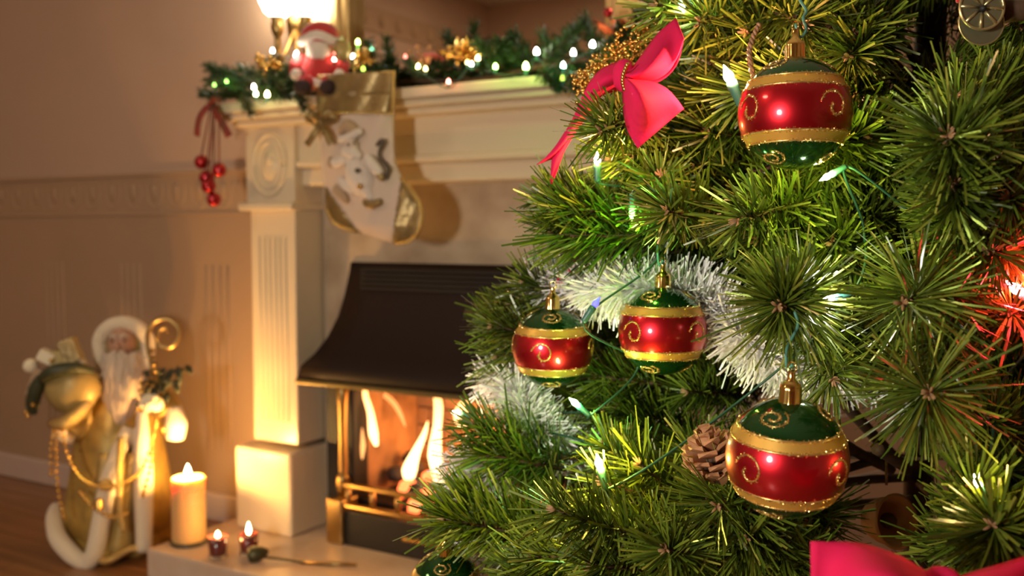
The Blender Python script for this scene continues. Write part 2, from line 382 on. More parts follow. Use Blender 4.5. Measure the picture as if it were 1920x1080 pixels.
def flame_mat(name, hot, cool, s, z0, z1):
    m = bpy.data.materials.new(name); m.use_nodes = True; nt = m.node_tree; b = nt.nodes['Principled BSDF']
    tc = nt.nodes.new('ShaderNodeTexCoord'); sp = nt.nodes.new('ShaderNodeSeparateXYZ'); mr = nt.nodes.new('ShaderNodeMapRange'); rp = nt.nodes.new('ShaderNodeValToRGB')
    nt.links.new(tc.outputs['Object'], sp.inputs[0]); nt.links.new(sp.outputs[2], mr.inputs[0]); mr.inputs[1].default_value = z0; mr.inputs[2].default_value = z1
    nt.links.new(mr.outputs[0], rp.inputs[0]); rp.color_ramp.elements[0].color = (*hot, 1); rp.color_ramp.elements[1].color = (*cool, 1)
    rp.color_ramp.elements[0].position = .35
    nt.links.new(rp.outputs[0], b.inputs['Emission Color']); b.inputs['Emission Strength'].default_value = s; b.inputs['Base Color'].default_value = (0, 0, 0, 1)
    return m
FM = flame_mat('fire_flame', (1, .62, .25), (1, .30, .06), 5.0, .12, .40)
FM2 = flame_mat('fire_flame_faint', (1, .42, .12), (.8, .20, .04), 2.0, .12, .40)
def flame(pts, rs, Y, m):
    P = smooth_path([onY(x, y, Y) for x, y in pts], 14); R = np.interp(np.linspace(0, 1, 14), np.linspace(0, 1, len(rs)), rs)
    MB().tube(P, list(R), 10).build('flame', m, fire)
flame([(706, 836), (700, 812), (695, 775), (686, 745), (684, 728)], [.004, .0115, .008, .007, .005], 1.842, FM)
flame([(760, 800), (750, 775), (735, 752), (712, 735)], [.001, .005, .007, .006], 1.93, FM2)
flame([(768, 898), (768, 880), (780, 848), (795, 815), (802, 790)], [.012, .019, .011, .006, .001], 1.88, FM)
flame([(824, 925), (822, 885), (815, 850), (820, 800), (822, 760), (816, 735)], [.006, .016, .017, .010, .011, .006], 1.90, FM)
flame([(676, 860), (680, 835), (678, 800)], [.006, .007, .001], 1.838, FM2)
flame([(868, 800), (864, 775), (872, 750)], [.014, .018, .004], 1.95, FM)
flame([(905, 880), (915, 850), (905, 815)], [.012, .014, .002], 1.92, FM2)
light('fire_light', 'POINT', (CX - .02, 1.94, .30), 6.0, (1, .42, .12), .05, parent=fire)
light('ember_light', 'POINT', (CX + .03, 1.84, .235), .5, (1, .32, .08), .03, parent=fire)
# ------------------------------------------------------------------ pine sprigs (shared meshes)
def needle_mesh(L, n, nl, wd, seed, a0=62, a1=34, curl=.12, tone0=.0, tone1=1.0, mname='needle', droop=0.0, name='needles'):
    rng = np.random.default_rng(seed)
    t = rng.uniform(.04, 1.0, n) ** .9; phi = rng.uniform(0, 2*np.pi, n)
    ang = np.radians(a0 + (a1 - a0) * t**1.5 + rng.normal(0, 9, n)); ln = nl * rng.uniform(.7, 1.12, n)
    bend = bend_f(t * L, L)
    rd = np.stack([np.cos(phi), np.sin(phi), np.zeros(n)], 1); z = np.array([0, 0, 1.0])
    d = rd * np.sin(ang)[:, None] + z * np.cos(ang)[:, None]
    side = np.cross(d, rng.normal(0, 1, (n, 3))); side /= np.linalg.norm(side, axis=1)[:, None]
    p0 = bend + rd * .0015; cv = rng.normal(0, curl, (n, 3)) * ln[:, None] * .5
    p1 = p0 + d * (ln * .5)[:, None] + cv * .25; p2 = p0 + d * ln[:, None] + cv + np.array([0, 0, -droop])
    wv = wd * rng.uniform(.75, 1.2, n)[:, None]
    vs = np.stack([p0 - side*wv*.35, p0 + side*wv*.35, p1 - side*wv*.5, p1 + side*wv*.5, p2 - side*wv*.38, p2 + side*wv*.38], 1).reshape(-1, 3)
    base = np.arange(n)[:, None] * 6
    fs = np.concatenate([base + np.array([0, 1, 3, 2]), base + np.array([2, 3, 5, 4])], 1).reshape(-1, 4)
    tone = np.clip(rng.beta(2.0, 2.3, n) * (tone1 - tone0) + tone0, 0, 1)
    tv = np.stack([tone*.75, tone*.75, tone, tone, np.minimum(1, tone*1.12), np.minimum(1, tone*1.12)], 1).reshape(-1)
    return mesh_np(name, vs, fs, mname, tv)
def mesh_np(name, vs, fs, mname, tv=None):
    me = bpy.data.meshes.new(name); nv, nf = len(vs), len(fs)
    me.vertices.add(nv); me.vertices.foreach_set('co', vs.astype(np.float32).ravel())
    me.loops.add(nf*4); me.loops.foreach_set('vertex_index', fs.astype(np.int32).ravel())
    me.polygons.add(nf); me.polygons.foreach_set('loop_start', np.arange(0, nf*4, 4, dtype=np.int32)); me.polygons.foreach_set('loop_total', np.full(nf, 4, dtype=np.int32))
    if tv is not None:
        at_ = me.attributes.new('tone', 'FLOAT', 'POINT'); at_.data.foreach_set('value', tv.astype(np.float32))
    me.materials.append(M[mname]); me.update(calc_edges=True); me.validate(); return me
BEND = [0.0, 0.0]
def bend_f(s, L):
    s = np.asarray(s, float); u = s / L
    return np.stack([BEND[0] * L * (u*u - u), BEND[1] * L * (u*u - u), s], 1)
def make_sprig(name, L, n, nl, wd, seed, mname='needle', scales=True, **k):
    rng = random.Random(seed); BEND[0] = rng.uniform(-.25, .25); BEND[1] = rng.uniform(-.25, .25)
    path = [V(p) for p in bend_f(np.linspace(0, L, 7), L)]
    q = MB().tube(path, [.0026, .0025, .0023, .0021, .002, .0018, .0012], 6)
    if scales:
        for i in range(int(L / .008)):
            s = rng.uniform(.15, 1) * L; p = V(bend_f([s], L)[0]); a = rng.uniform(0, 6.28); r = V((math.cos(a), math.sin(a), 0))
            e = p + r * rng.uniform(.0035, .006) + V((0, 0, rng.uniform(.002, .006))); c = r.cross(V((0, 0, 1))) * .0014
            q.add([p - c + r*.001, p + c + r*.001, e + c, e - c], [(0, 1, 2, 3)], 1)
        tip = path[-1]
        for i in range(7):
            a = rng.uniform(0, 6.28); r = V((math.cos(a), math.sin(a), 0)); q.tube([tip, tip + r*.003 + V((0, 0, .003)), tip + r*.0045 + V((0, 0, .007))], [.0011, .0012, .0004], 4, 1)
    tw = q.build(name, ['twig', 'scale'])
    nd = bpy.data.objects.new('needles', needle_mesh(L, n, nl, wd, seed, mname=mname, **k)); COL.objects.link(nd); nd.parent = tw; nd['kind'] = 'stuff'
    tw['L'] = L; return tw
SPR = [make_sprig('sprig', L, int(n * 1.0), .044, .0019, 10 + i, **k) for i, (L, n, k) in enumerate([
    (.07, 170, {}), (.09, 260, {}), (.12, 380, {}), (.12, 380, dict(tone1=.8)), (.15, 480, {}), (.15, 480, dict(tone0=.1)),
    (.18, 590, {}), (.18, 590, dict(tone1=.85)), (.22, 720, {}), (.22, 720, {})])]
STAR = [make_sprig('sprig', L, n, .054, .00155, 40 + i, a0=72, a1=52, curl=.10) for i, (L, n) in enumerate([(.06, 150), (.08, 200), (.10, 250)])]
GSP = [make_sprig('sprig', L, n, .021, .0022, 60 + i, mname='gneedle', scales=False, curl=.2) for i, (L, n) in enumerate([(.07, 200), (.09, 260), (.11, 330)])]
PROTO = {}
def sprig(root, b, t, pool, roll=None, wid=1.0):
    d = t - b; L = d.length; o0 = ORIG[root.name]
    c = [s for s in pool if abs(s['L'] - L) < .022] or [min(pool, key=lambda s: abs(s['L'] - L))]
    s = random.choice(c); k = max(.7, min(1.35, L / s['L']))
    X = Matrix.Translation(b - o0) @ frame(d, random.uniform(0, 6.28) if roll is None else roll) @ Matrix.Diagonal((wid, wid, k, 1))
    if s.name not in PROTO or PROTO[s.name] is None:
        PROTO[s.name] = root; s.parent = root; s.matrix_parent_inverse = Matrix(); s.matrix_basis = X; return s
    return inst(s, root, X)

# ------------------------------------------------------------------ mirror over the mantel
z0 = 1.125; ma = onY(640, 60, WY).x; mb_ = onY(1152, 60, WY).x + .055
mi = thing('mirror', 'gilt framed mirror hanging on the wall above the mantelpiece', 'mirror', ((ma + mb_) / 2, WY, z0 + .4))
b = MB(); fwd = .058
for x0, x1 in ((ma, ma + fwd), (mb_ - fwd, mb_)): b.box((x0, WY - .046, z0), (x1, WY, z0 + .85)); b.box((x0 + .018, WY - .052, z0 + .018), (x1 - .024, WY, z0 + .83))
b.box((ma, WY - .028, z0 + .79), (mb_, WY, z0 + .85)); b.box((ma, WY - .028, z0), (mb_, WY, z0 + .05)); b.build('frame', 'goldframe', mi, bevel=.005)
MB().box((ma + fwd - .004, WY - .012, z0 + .045), (mb_ - fwd + .004, WY - .006, z0 + .80)).build('mirror_glass', 'mirror', mi)

# ------------------------------------------------------------------ wall lamp
wl0 = onY(560, 40, WY)
wl = thing('wall_lamp', 'two armed brass wall lamp with glowing glass shades, lit, left of the mirror', 'lamp', wl0, 'wall lamps beside the mirror')
MB().ell(wl0 + V((0, -.008, 0)), (.035, .012, .055), 16).build('back_plate', 'brass', wl)
for px in (521, 574):
    Y = 1.836; top = onY(px, 30, Y); mid = onY(px, 66, Y); low = onY(px, 108, Y)
    MB().tube([wl0 + V((0, -.01, -.02)), (wl0 + low) / 2 + V((0, -.02, -.05)), low + V((0, 0, -.012)), low], .0055, 8).build('arm', 'brass', wl)
    MB().lathe([(.010, 0), (.012, .004), (.009, .012), (.009, (mid.z - low.z) * .95), (.012, (mid.z-low.z)), (.016, (mid.z-low.z) + .012), (.017, (mid.z-low.z) + .024), (.014, top.z-low.z - .008), (.019, top.z-low.z - .002), (.019, top.z-low.z + .003)], 16, c=low).build('candle_tube', 'brass', wl)
    MB().lathe([(.018, 0), (.033, .012), (.046, .040), (.052, .075), (.048, .11), (.036, .135), (.040, .150)], 20, c=top + V((0, 0, -.002))).build('lamp_shade', 'shade', wl, solid=.002)
    light('lamp_bulb', 'POINT', top + V((0, 0, .06)), 15, (1, .58, .22), .045, parent=wl)

# its twin on the other side of the mirror, above the tree top branches
dx = (ma + mb_) - 2 * wl0.x + .02
wl2 = wl.copy(); COL.objects.link(wl2); wl2.location = wl0 + V((dx, 0, 0)); wl2['label'] = 'matching two armed brass wall lamp right of the mirror, above the picture edge'; ORIG[wl2.name] = V(wl2.location)
for ch in list(wl.children):
    if ch.type == 'LIGHT': light('lamp_bulb', 'POINT', ORIG[wl.name] + ch.location + V((dx, 0, 0)), 5.0, (1, .64, .30), .045, parent=wl2); continue
    g = ch.copy(); COL.objects.link(g); g.parent = wl2; g.matrix_parent_inverse = Matrix()

# ------------------------------------------------------------------ garland on the mantel shelf
SHZ = 1.122
gl = thing('garland', 'green pine garland lying along the mantel shelf under the mirror', 'garland', (CX, 1.75, SHZ))
random.seed(11)
x_l, x_r = CX - .62, CX + .58
MB().tube(smooth_path([V((x_l - .05, 1.69, SHZ + .03))] + [V((x, 1.74 + .02*math.sin(x*9), SHZ + .022 + .008*math.sin(x*13))) for x in np.linspace(x_l, x_r, 12)], 40), .006, 8).build('vine', 'twig', gl)
for k in range(104):
    u = random.random(); x = x_l + (x_r - x_l) * ((k + u) / 104); y = random.uniform(1.69, 1.82)
    a = random.uniform(0, 6.28); up = random.choice([.1, .1, .15, .3, .5, .9])
    d = V((math.cos(a) * 1.2, math.sin(a) * .5, up)).normalized(); L = random.choice([.06, .07, .085, .1])
    bse = V((x, y, SHZ + random.uniform(.022, .04))); t = bse + d * L
    t.y = min(t.y, WY - .06); 
    if t.x < x_l - .05 : continue
    sprig(gl, bse, t, GSP)
for bx, by, tx, ty, y in ((470, 160, 392, 128, 1.66), (470, 170, 392, 156, 1.65), (455, 175, 468, 206, 1.64), (480, 150, 430, 150, 1.66), (500, 150, 452, 128, 1.66), (890, 118, 888, 52, 1.74), (870, 110, 838, 68, 1.76), (735, 120, 726, 76, 1.76), (1010, 125, 966, 68, 1.74), (1050, 120, 1018, 68, 1.72), (1060, 125, 1065, 62, 1.74), (1130, 110, 1096, 36, 1.74), (940, 130, 962, 66, 1.74), (1040, 120, 1048, 150, 1.65), (1060, 130, 1072, 152, 1.65), (700, 120, 694, 92, 1.72), (560, 165, 566, 186, 1.64), (480, 170, 520, 178, 1.66), (1010, 130, 1030, 148, 1.65), (800, 140, 770, 120, 1.67), (430, 165, 400, 140, 1.65), (520, 160, 540, 176, 1.65)):
    sprig(gl, onY(bx, by, y), onY(tx, ty, y), GSP)
# gold leaf sprays and berries wired into the garland
def berries(root, pts, r, name, m):
    q = MB()
    for p in pts: q.ell(p, r, 8)
    q.build(name, m, root, kind='stuff')
def spray(px, py, Y, w, h, seed, mname='gbead', lab='gold leaf and bead spray tucked in the garland'):
    rng = random.Random(seed); c = onY(px, py, Y)
    t = thing('leaf_spray', lab, 'decoration', c)
    for k in range(9):
        a = rng.uniform(.2, 2.9); d = V((math.cos(a), rng.uniform(-.4, .2), math.sin(a)*.8)).normalized(); l = rng.uniform(.5, 1) * w
        s = d.cross(V((0, 1, 0.2))).normalized(); P = [c + d*l*u + V((0, 0, -.012*u*u)) for u in (0, .25, .5, .75, 1)]
        W = [.001, .006, .008, .006, .0005]
        MB().grid([[p - s*q, p + V((0, -.002, .001)), p + s*q] for p, q in zip(P, W)]).build('leaf', mname, t, solid=.0008)
    pts = [c + V((rng.uniform(-w, w)*.6, rng.uniform(-.02, .0), rng.uniform(-.3, .7)*h)) for _ in range(16)]
    for p in pts: MB().ell(p, .0058, 8).build('bead', mname, t)
spray(505, 130, 1.68, .055, .05, 1, lab='gold leaf and bead spray in the garland below the left lamp arm')
spray(680, 118, 1.70, .045, .04, 2, lab='gold leaf and bead spray in the garland between red doll and mirror frame')
spray(860, 112, 1.69, .075, .045, 3, lab='wide gold leaf spray at the middle of the garland')
spray(793, 118, 1.69, .045, .05, 4, 'cone', lab='copper coloured leaf spray in the garland just right of the stocking')
spray(1140, 128, 1.68, .045, .04, 5, lab='gold leaf spray at the right of the garland beside the large red bow')
# lights of the garland
def bulb_mat(c, s): return emis('bulb_glow', c, s)
BM = {}
def bm(c, s):
    k = (c, s)
    if k not in BM: BM[k] = bulb_mat(c, s)
    return BM[k]
gs = thing('light_string', 'string of small coloured lights wound through the mantel garland', 'fairy lights', (CX, 1.68, SHZ))
W_, G_, R_, Y_ = (1, .93, .80), (.45, 1, .18), (1, .25, .18), (1, .80, .30)
GL = [(556, 104, W_, 1.65, .0062, 60), (511, 96, W_, 1.68, .0045, 30), (476, 164, (1, .7, .6), 1.64, .005, 40), (480, 177, (.8, 1, .4), 1.64, .005, 40), (501, 178, Y_, 1.64, .0058, 45), (425, 153, G_, 1.64, .004, 8), (402, 160, G_, 1.64, .004, 5), (671, 80, (.7, 1, .2), 1.74, .005, 25), (662, 107, W_, 1.68, .0045, 25), (697, 92, (.3, 1, .55), 1.72, .004, 12), (681, 130, (.6, 1, .1), 1.66, .004, 6), (628, 100, R_, 1.66, .004, 8), (627, 112, (1, .7, .5), 1.66, .004, 30), (784, 126, Y_, 1.66, .0045, 25), (798, 130, Y_, 1.66, .0042, 12), (884, 121, W_, 1.66, .004, 25), (876, 118, Y_, 1.66, .0035, 12), (896, 110, Y_, 1.67, .0048, 22), (900, 92, Y_, 1.70, .0045, 10), (929, 126, G_, 1.66, .0048, 30), (986, 126, (.6, 1, .2), 1.65, .0062, 50), (1006, 98, W_, 1.68, .0058, 45), (1075, 100, (1, .62, .55), 1.68, .0055, 40), (1056, 124, (.5, 1, .75), 1.65, .005, 35), (1111, 85, W_, 1.69, .0058, 45), (841, 154, R_, 1.655, .0042, 20), (1055, 148, (.6, .8, .1), 1.645, .005, 3), (760, 107, R_, 1.68, .004, 5), (605, 105, (1, .8, .7), 1.665, .004, 25)]
wp = []
for px, py, c, Y, r, s in sorted(GL):
    r *= .85; p = onY(px, py, Y); wp.append(p)
    q = MB().lathe([(.0, -.0), (r*.8, .25*r), (r, r), (r*.75, 2.0*r), (r*.25, 2.7*r), (0, 2.9*r)], 10, c=p - V((0, 0, r)))
    bb = q.build('bulb', bm(c, s), gs)
    MB().lathe([(r*.6, -2.2*r), (r*.75, -2*r), (r*.75, .3*r), (0, .3*r)], 8, c=p - V((0, 0, r))).build('socket', 'socket', bb)
MB().tube(smooth_path([p - V((0, 0, .012)) for p in wp], 120), .0014, 5).build('cable', 'cable', gs)
for px, py, c, Y, e in ((556, 104, (1, .85, .7), 1.62, .10), (490, 178, (1, .85, .35), 1.62, .09), (671, 84, (.7, 1, .1), 1.73, .07), (985, 126, (.4, 1, .1), 1.62, .10), (1055, 124, (.2, 1, .4), 1.62, .07), (790, 126, (1, .5, .25), 1.63, .06), (885, 115, (1, .8, .3), 1.64, .07), (425, 153, (.3, 1, .1), 1.62, .03), (1075, 98, (1, .3, .2), 1.65, .04), (925, 126, (.4, 1, .1), 1.63, .05)):
    light('garland_bulb_light', 'POINT', onY(px, py, Y), e, c, .006, parent=gs)

# ------------------------------------------------------------------ plush doll on the mantel shelf
c = onY(602, 130, 1.67); c.z = SHZ
gd = thing('plush_doll', 'red plush winter doll with a furry hat sitting on the mantel shelf by the lamp', 'doll', c)
Xd = Matrix.Translation(c) @ Matrix.Rotation(YAW, 4, 'Z')
def D(q, name, m, par=gd, **k): return q.build(name, m, par, **k)
D(MB().ell((0, 0, .058), (.045, .036, .048), 16, X=Xd, jit=.1), 'body', 'redfelt')
D(MB().ell((0, -.002, .112), (.036, .034, .032), 16, X=Xd), 'head', 'skin')
D(MB().lathe([(.043, .112), (.045, .125), (.040, .142), (.026, .155), (.008, .160), (0, .160)], 20, X=Xd), 'hat', 'redfelt')
D(MB().tube([V((.042*math.cos(a), .040*math.sin(a) - .002, .118 + .006*math.sin(a*3))) for a in np.linspace(0, 6.28, 25)], .010, 10, X=Xd), 'hat_brim', 'whitefelt')
D(MB().ell((0, -.03, .094), (.026, .014, .022), 12, X=Xd, jit=.3), 'beard', 'whitefelt')
for s in (-1, 1):
    a = D(MB().tube([V((s*.038, -.005, .082)), V((s*.056, -.014, .062)), V((s*.050, -.034, .042))], [.014, .014, .013], 10, X=Xd), 'arm', 'redfelt')
    D(MB().ell((s*.048, -.038, .038), .013, 10, X=Xd), 'mitten', 'whitefelt')
    D(MB().tube([V((s*.022, -.02, .022)), V((s*.026, -.055, .018))], [.018, .016], 10, X=Xd), 'leg', 'redfelt')
    D(MB().ell((s*.028, -.066, .006), (.020, .020, .017), 12, X=Xd), 'boot', 'darkfur')
D(MB().tube([V((.043*math.cos(a), .036*math.sin(a), .020)) for a in np.linspace(0, 6.28, 21)], .010, 8, X=Xd), 'coat_trim', 'whitefelt')
D(MB().ell((.052, -.03, .092), (.020, .018, .024), 12, X=Xd, jit=.4), 'sack', 'sage')

# ------------------------------------------------------------------ potted red flower at the right end of the shelf
c = V((onY(1178, 60, 1.78).x, 1.78, SHZ))
fp = thing('potted_flower', 'dark pot of orange and red artificial flowers at the right end of the shelf', 'flower pot', c)
MB().lathe([(.030, 0), (.036, .03), (.040, .055), (.043, .06), (.036, .062), (0, .058)], 18, c=c).build('pot', 'darkfur', fp)
for k in range(12):
    a = k*2.4; p = c + V((math.cos(a)*.03, math.sin(a)*.03, .085 + .02*math.sin(k*1.7)))
    d = V((math.cos(a), math.sin(a), .5)).normalized(); s = d.cross(V((0, 0, 1))).normalized()
    MB().grid([[p + d*u*.05 - s*w_, p + d*u*.05 + V((0, 0, -.003)), p + d*u*.05 + s*w_] for u, w_ in ((0, .004), (.4, .016), (.75, .013), (1, .001))]).build('leaf' if k % 3 == 0 else 'petal', 'leaf' if k % 3 == 0 else 'orange', fp, solid=.001)
MB().ell(c + V((-.035, -.02, .125)), .010, 10).build('berry', 'redball', fp); MB().tube([c + V((0, 0, .05)), c + V((-.015, -.01, .09)), c + V((-.035, -.02, .12))], .002, 6).build('stem', 'leaf', fp)

# ------------------------------------------------------------------ cluster of red beads on a ribbon
c = onY(403, 190, 1.66)
rb = thing('bead_pendant', 'five shiny red balls on cords below a plaid ribbon at the garland end', 'ornament', c)
for px, py, top in ((378, 304, 396), (411, 319, 410), (387, 333, 400), (391, 349, 404), (401, 374, 402)):
    Y = 1.66 - (.012 if py in (349,) else 0); p = onY(px, py, Y)
    MB().ell(p, .0178, 16).build('red_ball', 'redball', rb)
    MB().tube([onY(top, 196, 1.66), p + V((0, 0, .017))], .0018, 6).build('cord', 'plaid', rb)
def ribbon(pts, w, Y, root, name, m):
    P = smooth_path([onY(x, y, Y + dy) for x, y, dy in pts], 16); rows = []
    for i, p in enumerate(P):
        t = (P[min(i+1, 15)] - P[max(i-1, 0)]).normalized(); s = t.cross(V((.3, -1, .1))).normalized(); rows.append([p - s*w/2, p + V((0, -.001, 0)), p + s*w/2])
    return MB().grid(rows).build(name, m, root, solid=.0012)
ribbon([(404, 192, 0), (385, 205, -.01), (373, 225, -.015), (369, 255, -.01)], .016, 1.66, rb, 'ribbon_tail', 'plaid')
ribbon([(398, 195, 0), (412, 222, -.012), (430, 256, -.006)], .018, 1.66, rb, 'ribbon_tail', 'plaid')
ribbon([(415, 188, 0), (400, 186, -.012), (392, 196, 0)], .014, 1.655, rb, 'knot', 'plaid')
# ------------------------------------------------------------------ stocking on the mantel front
SY = 1.645
st0 = onY(668, 150, SY)
st = thing('christmas_stocking', 'cream stocking with gold cuff, toe and heel hanging from the mantel front', 'stocking', st0)
def S(px, py, off=0.0): return onY(px, py, SY - off)
Ls = [(145, 596), (215, 596), (250, 597), (290, 602), (335, 610), (365, 612), (390, 613), (415, 624), (428, 648), (440, 690), (450, 722), (456, 745)]
Rs = [(137, 739), (215, 737), (270, 738), (305, 741), (330, 752), (350, 768), (375, 786), (400, 794), (425, 791), (440, 784), (450, 772), (456, 756)]
NV, NH = 96, 52
lim = lambda y: (np.interp(y, *zip(*Ls)), np.interp(y, *zip(*Rs)))
def region(x, y):
    if y < 213: return 0
    if (x - 752) * (455 - 345) - (735 - 752) * (y - 345) > 0 and y > 335 and x > 720: return 2
    if y > 352 and (x - 612) * (432 - 350) - (668 - 612) * (y - 350) < 0 and x < 672: return 3
    return 1
NM = {0: ('cuff', 'goldfab', .003), 1: ('stocking_body', 'creamfelt', 0), 2: ('toe_cap', 'goldfab', .002), 3: ('heel_cap', 'goldfab', .002)}
P = {}
for i in range(NV + 1):
    for j in range(NH + 1):
        u = i / NV; y = 141 + (456 - 141) * u; l, r = lim(y); x = l + (r - l) * j / NH
        y2 = y - 8 * (j / NH) * max(0, 1 - u * 4)
        q = max(0.0, math.sin(math.pi * j / NH)) ** .6 * (.020 if u > .12 else .013) * (1 if u < .9 else max(0, (1 - u) / .1) ** .5)
        P[i, j] = (x, y, S(x, y2, q + .003 * math.sin(x * .11 + y * .05)))
par = {}
for rg, (nm, m, off) in NM.items():
    q = MB(); idx = {}
    for i in range(NV):
        for j in range(NH):
            xc = (P[i, j][0] + P[i, j+1][0]) / 2; yc = (P[i, j][1] + P[i+1, j][1]) / 2
            if region(xc, yc) != rg: continue
            f = []
            for k in ((i, j), (i, j+1), (i+1, j+1), (i+1, j)):
                if k not in idx: idx[k] = len(q.v); q.v.append(tuple(P[k][2] + V((-.4, -.9, 0)) * off))
                f.append(idx[k])
            q.f.append(tuple(f)); q.m.append(0); q.sm.append(True)
    par[rg] = q.build(nm, m, st, solid=.003)
b = MB(); b.add([S(596, 140, -.004), S(739, 133, -.004), S(738, 320, -.004), S(775, 360, -.004), S(790, 400, -.004), S(780, 440, -.004), S(750, 455, -.004), S(690, 438, -.004), S(625, 412, -.004), S(612, 380, -.004), S(600, 290, -.004)], [tuple(range(11))]); b.build('back_panel', 'creamfelt', st, solid=.004)
MB().tube([S(596, 215, .006)] + [S(x, 214 - 3 * math.sin((x-596)/141*3.1), .022 * math.sin((x-596)/141*3.14)**.6 + .004) for x in range(606, 735, 12)] + [S(737, 213, .006)], .003, 6).build('cuff_trim', 'goldtrim', par[0])
MB().tube([S(x, y, .012) for x, y in ((752, 334), (768, 352), (785, 377), (792, 402), (789, 424), (780, 442), (764, 453), (742, 455))], .0048, 8).build('toe_trim', 'goldtrim', par[2])
MB().tube([S(x, y, .010) for x, y in ((613, 392), (624, 416), (646, 428), (668, 434))], .0045, 8).build('heel_trim', 'goldtrim', par[3])
MB().tube([S(x, y, .008) for x, y in ((596, 146), (640, 141), (690, 138), (739, 135), (737, 180), (736, 212))], .0035, 8).build('cuff_piping', 'goldtrim', par[0])
# felt figure stitched on the stocking
fg = MB().ell((0, 0, 0), .001, 6).build('applique', 'creamfelt', st)
def blob(nm, pts, rs, m, off=.024, par_=None):
    q = MB(); P_ = smooth_path([S(x, y, off) for x, y in pts], max(6, len(pts)*4)); R = np.interp(np.linspace(0, 1, len(P_)), np.linspace(0, 1, len(rs)), rs)
    q.tube(P_, list(R), 10); q.ell(P_[0], rs[0], 10); q.ell(P_[-1], rs[-1], 10)
    return q.build(nm, m, fg)
blob('coat', [(668, 305), (676, 325), (684, 342)], [.024, .034, .033], 'whitefelt', .016)
blob('hat', [(640, 246), (652, 236), (664, 245)], [.009, .016, .014], 'tanfelt')
blob('hat_brim', [(638, 262), (655, 257), (674, 247)], [.007, .009, .008], 'whitefelt', .034)
blob('face', [(656, 268), (662, 272)], [.013, .013], 'creamfelt', .030)
blob('beard', [(650, 284), (664, 288), (672, 292)], [.012, .016, .010], 'whitefelt', .032)
blob('sleeve', [(645, 300), (632, 305), (622, 302)], [.012, .012, .010], 'whitefelt'); blob('mitten', [(621, 300), (620, 308)], [.008, .008], 'tanfelt', .028)
blob('sleeve', [(692, 300), (704, 315), (711, 322)], [.013, .013, .011], 'whitefelt', .030); blob('mitten', [(712, 328), (716, 334)], [.009, .007], 'goldfab', .030)
blob('leg', [(660, 352), (648, 345), (640, 338)], [.015, .014, .010], 'whitefelt'); blob('boot', [(634, 356), (642, 366), (648, 374)], [.013, .012, .009], 'tanfelt', .026)
blob('leg', [(690, 358), (694, 368)], [.014, .010], 'whitefelt'); blob('boot', [(686, 380), (696, 384), (710, 379)], [.008, .010, .008], 'goldfab', .030)
blob('cane', [(707, 272), (714, 264), (720, 266), (712, 282), (712, 296), (722, 308), (728, 318), (724, 334)], [.0035, .0045, .004, .004, .004, .0045, .005, .004], 'darkdot', .026)
for x, y, r, m in ((653, 271, .003, 'darkdot'), (664, 268, .003, 'darkdot'), (670, 320, .006, 'darkdot'), (674, 349, .006, 'gbead')): MB().ell(S(x, y, .050 if y > 300 else .044), r, 8).build('button' if y > 300 else 'eye', m, fg)
# gold bow on the stocking's left edge
bw = MB().ell(S(601, 230, .016), (.008, .006, .009), 10).build('bow_knot', 'goldfab', st)
for pts in ([(601, 230, 0), (585, 214, -.02), (577, 222, -.02), (599, 232, 0)], [(601, 230, 0), (612, 212, -.03), (625, 222, -.03), (603, 232, -.01)], [(600, 232, -.01), (590, 250, -.02), (575, 272, -.02)], [(602, 232, -.01), (612, 250, -.03), (622, 270, -.03)]):
    q = []; Pp = smooth_path([onY(x, y, SY - .014 + dy) for x, y, dy in pts], 14)
    for i, p in enumerate(Pp):
        t = (Pp[min(i+1, 13)] - Pp[max(i-1, 0)]).normalized(); s = t.cross(V((.4, -1, .2))).normalized(); q.append([p - s*.008, p + V((0, -.001, 0)), p + s*.008])
    MB().grid(q).build('bow_loop' if len(pts) == 4 else 'bow_tail', 'goldfab', bw, solid=.001)
MB().tube([S(665, 137, .004), S(664, 128, -.004), S(668, 120, -.01)], .003, 6).build('hanging_loop', 'goldtrim', st)

# ------------------------------------------------------------------ candles on the hearth
def flame_small(root, p, h, r, s=28):
    m = bpy.data.materials.get('candle_flame') or emis('candle_flame', (1, .74, .36), s)
    MB().tube([p - V((0, 0, .003)), p + V((0, 0, .010))], .0011, 6).build('wick', 'wick', root)
    MB().lathe([(0, 0), (r*.7, h*.12), (r, h*.32), (r*.72, h*.6), (r*.25, h*.88), (0, h)], 12, c=p + V((0, 0, .006))).build('flame', m, root)
pc = onZ(355, 1018, HZ)
cn = thing('pillar_candle', 'thick cream pillar candle burning on a dark glass dish at the hearth corner', 'candle', pc)
MB().lathe([(.030, .0), (.042, .001), (.046, .007), (.043, .008), (0, .006)], 32, c=pc).build('dish', 'dish', cn)
wob = lambda a, z: 1 + (.02 * math.sin(a*5 + 1) + .015 * math.sin(a*9)) * max(0, (z - .11) / .06)
MB().lathe([(.037, .007), (.0395, .012), (.0395, .14), (.040, .156), (.037, .160), (.033, .156), (.026, .151), (0, .149)], 40, c=pc, wob=wob).build('wax', 'wax', cn)
flame_small(cn, pc + V((0, 0, .152)), .034, .0085)
light('candle_light', 'POINT', pc + V((0, 0, .173)), 38, (1, .53, .15), .010, parent=cn)
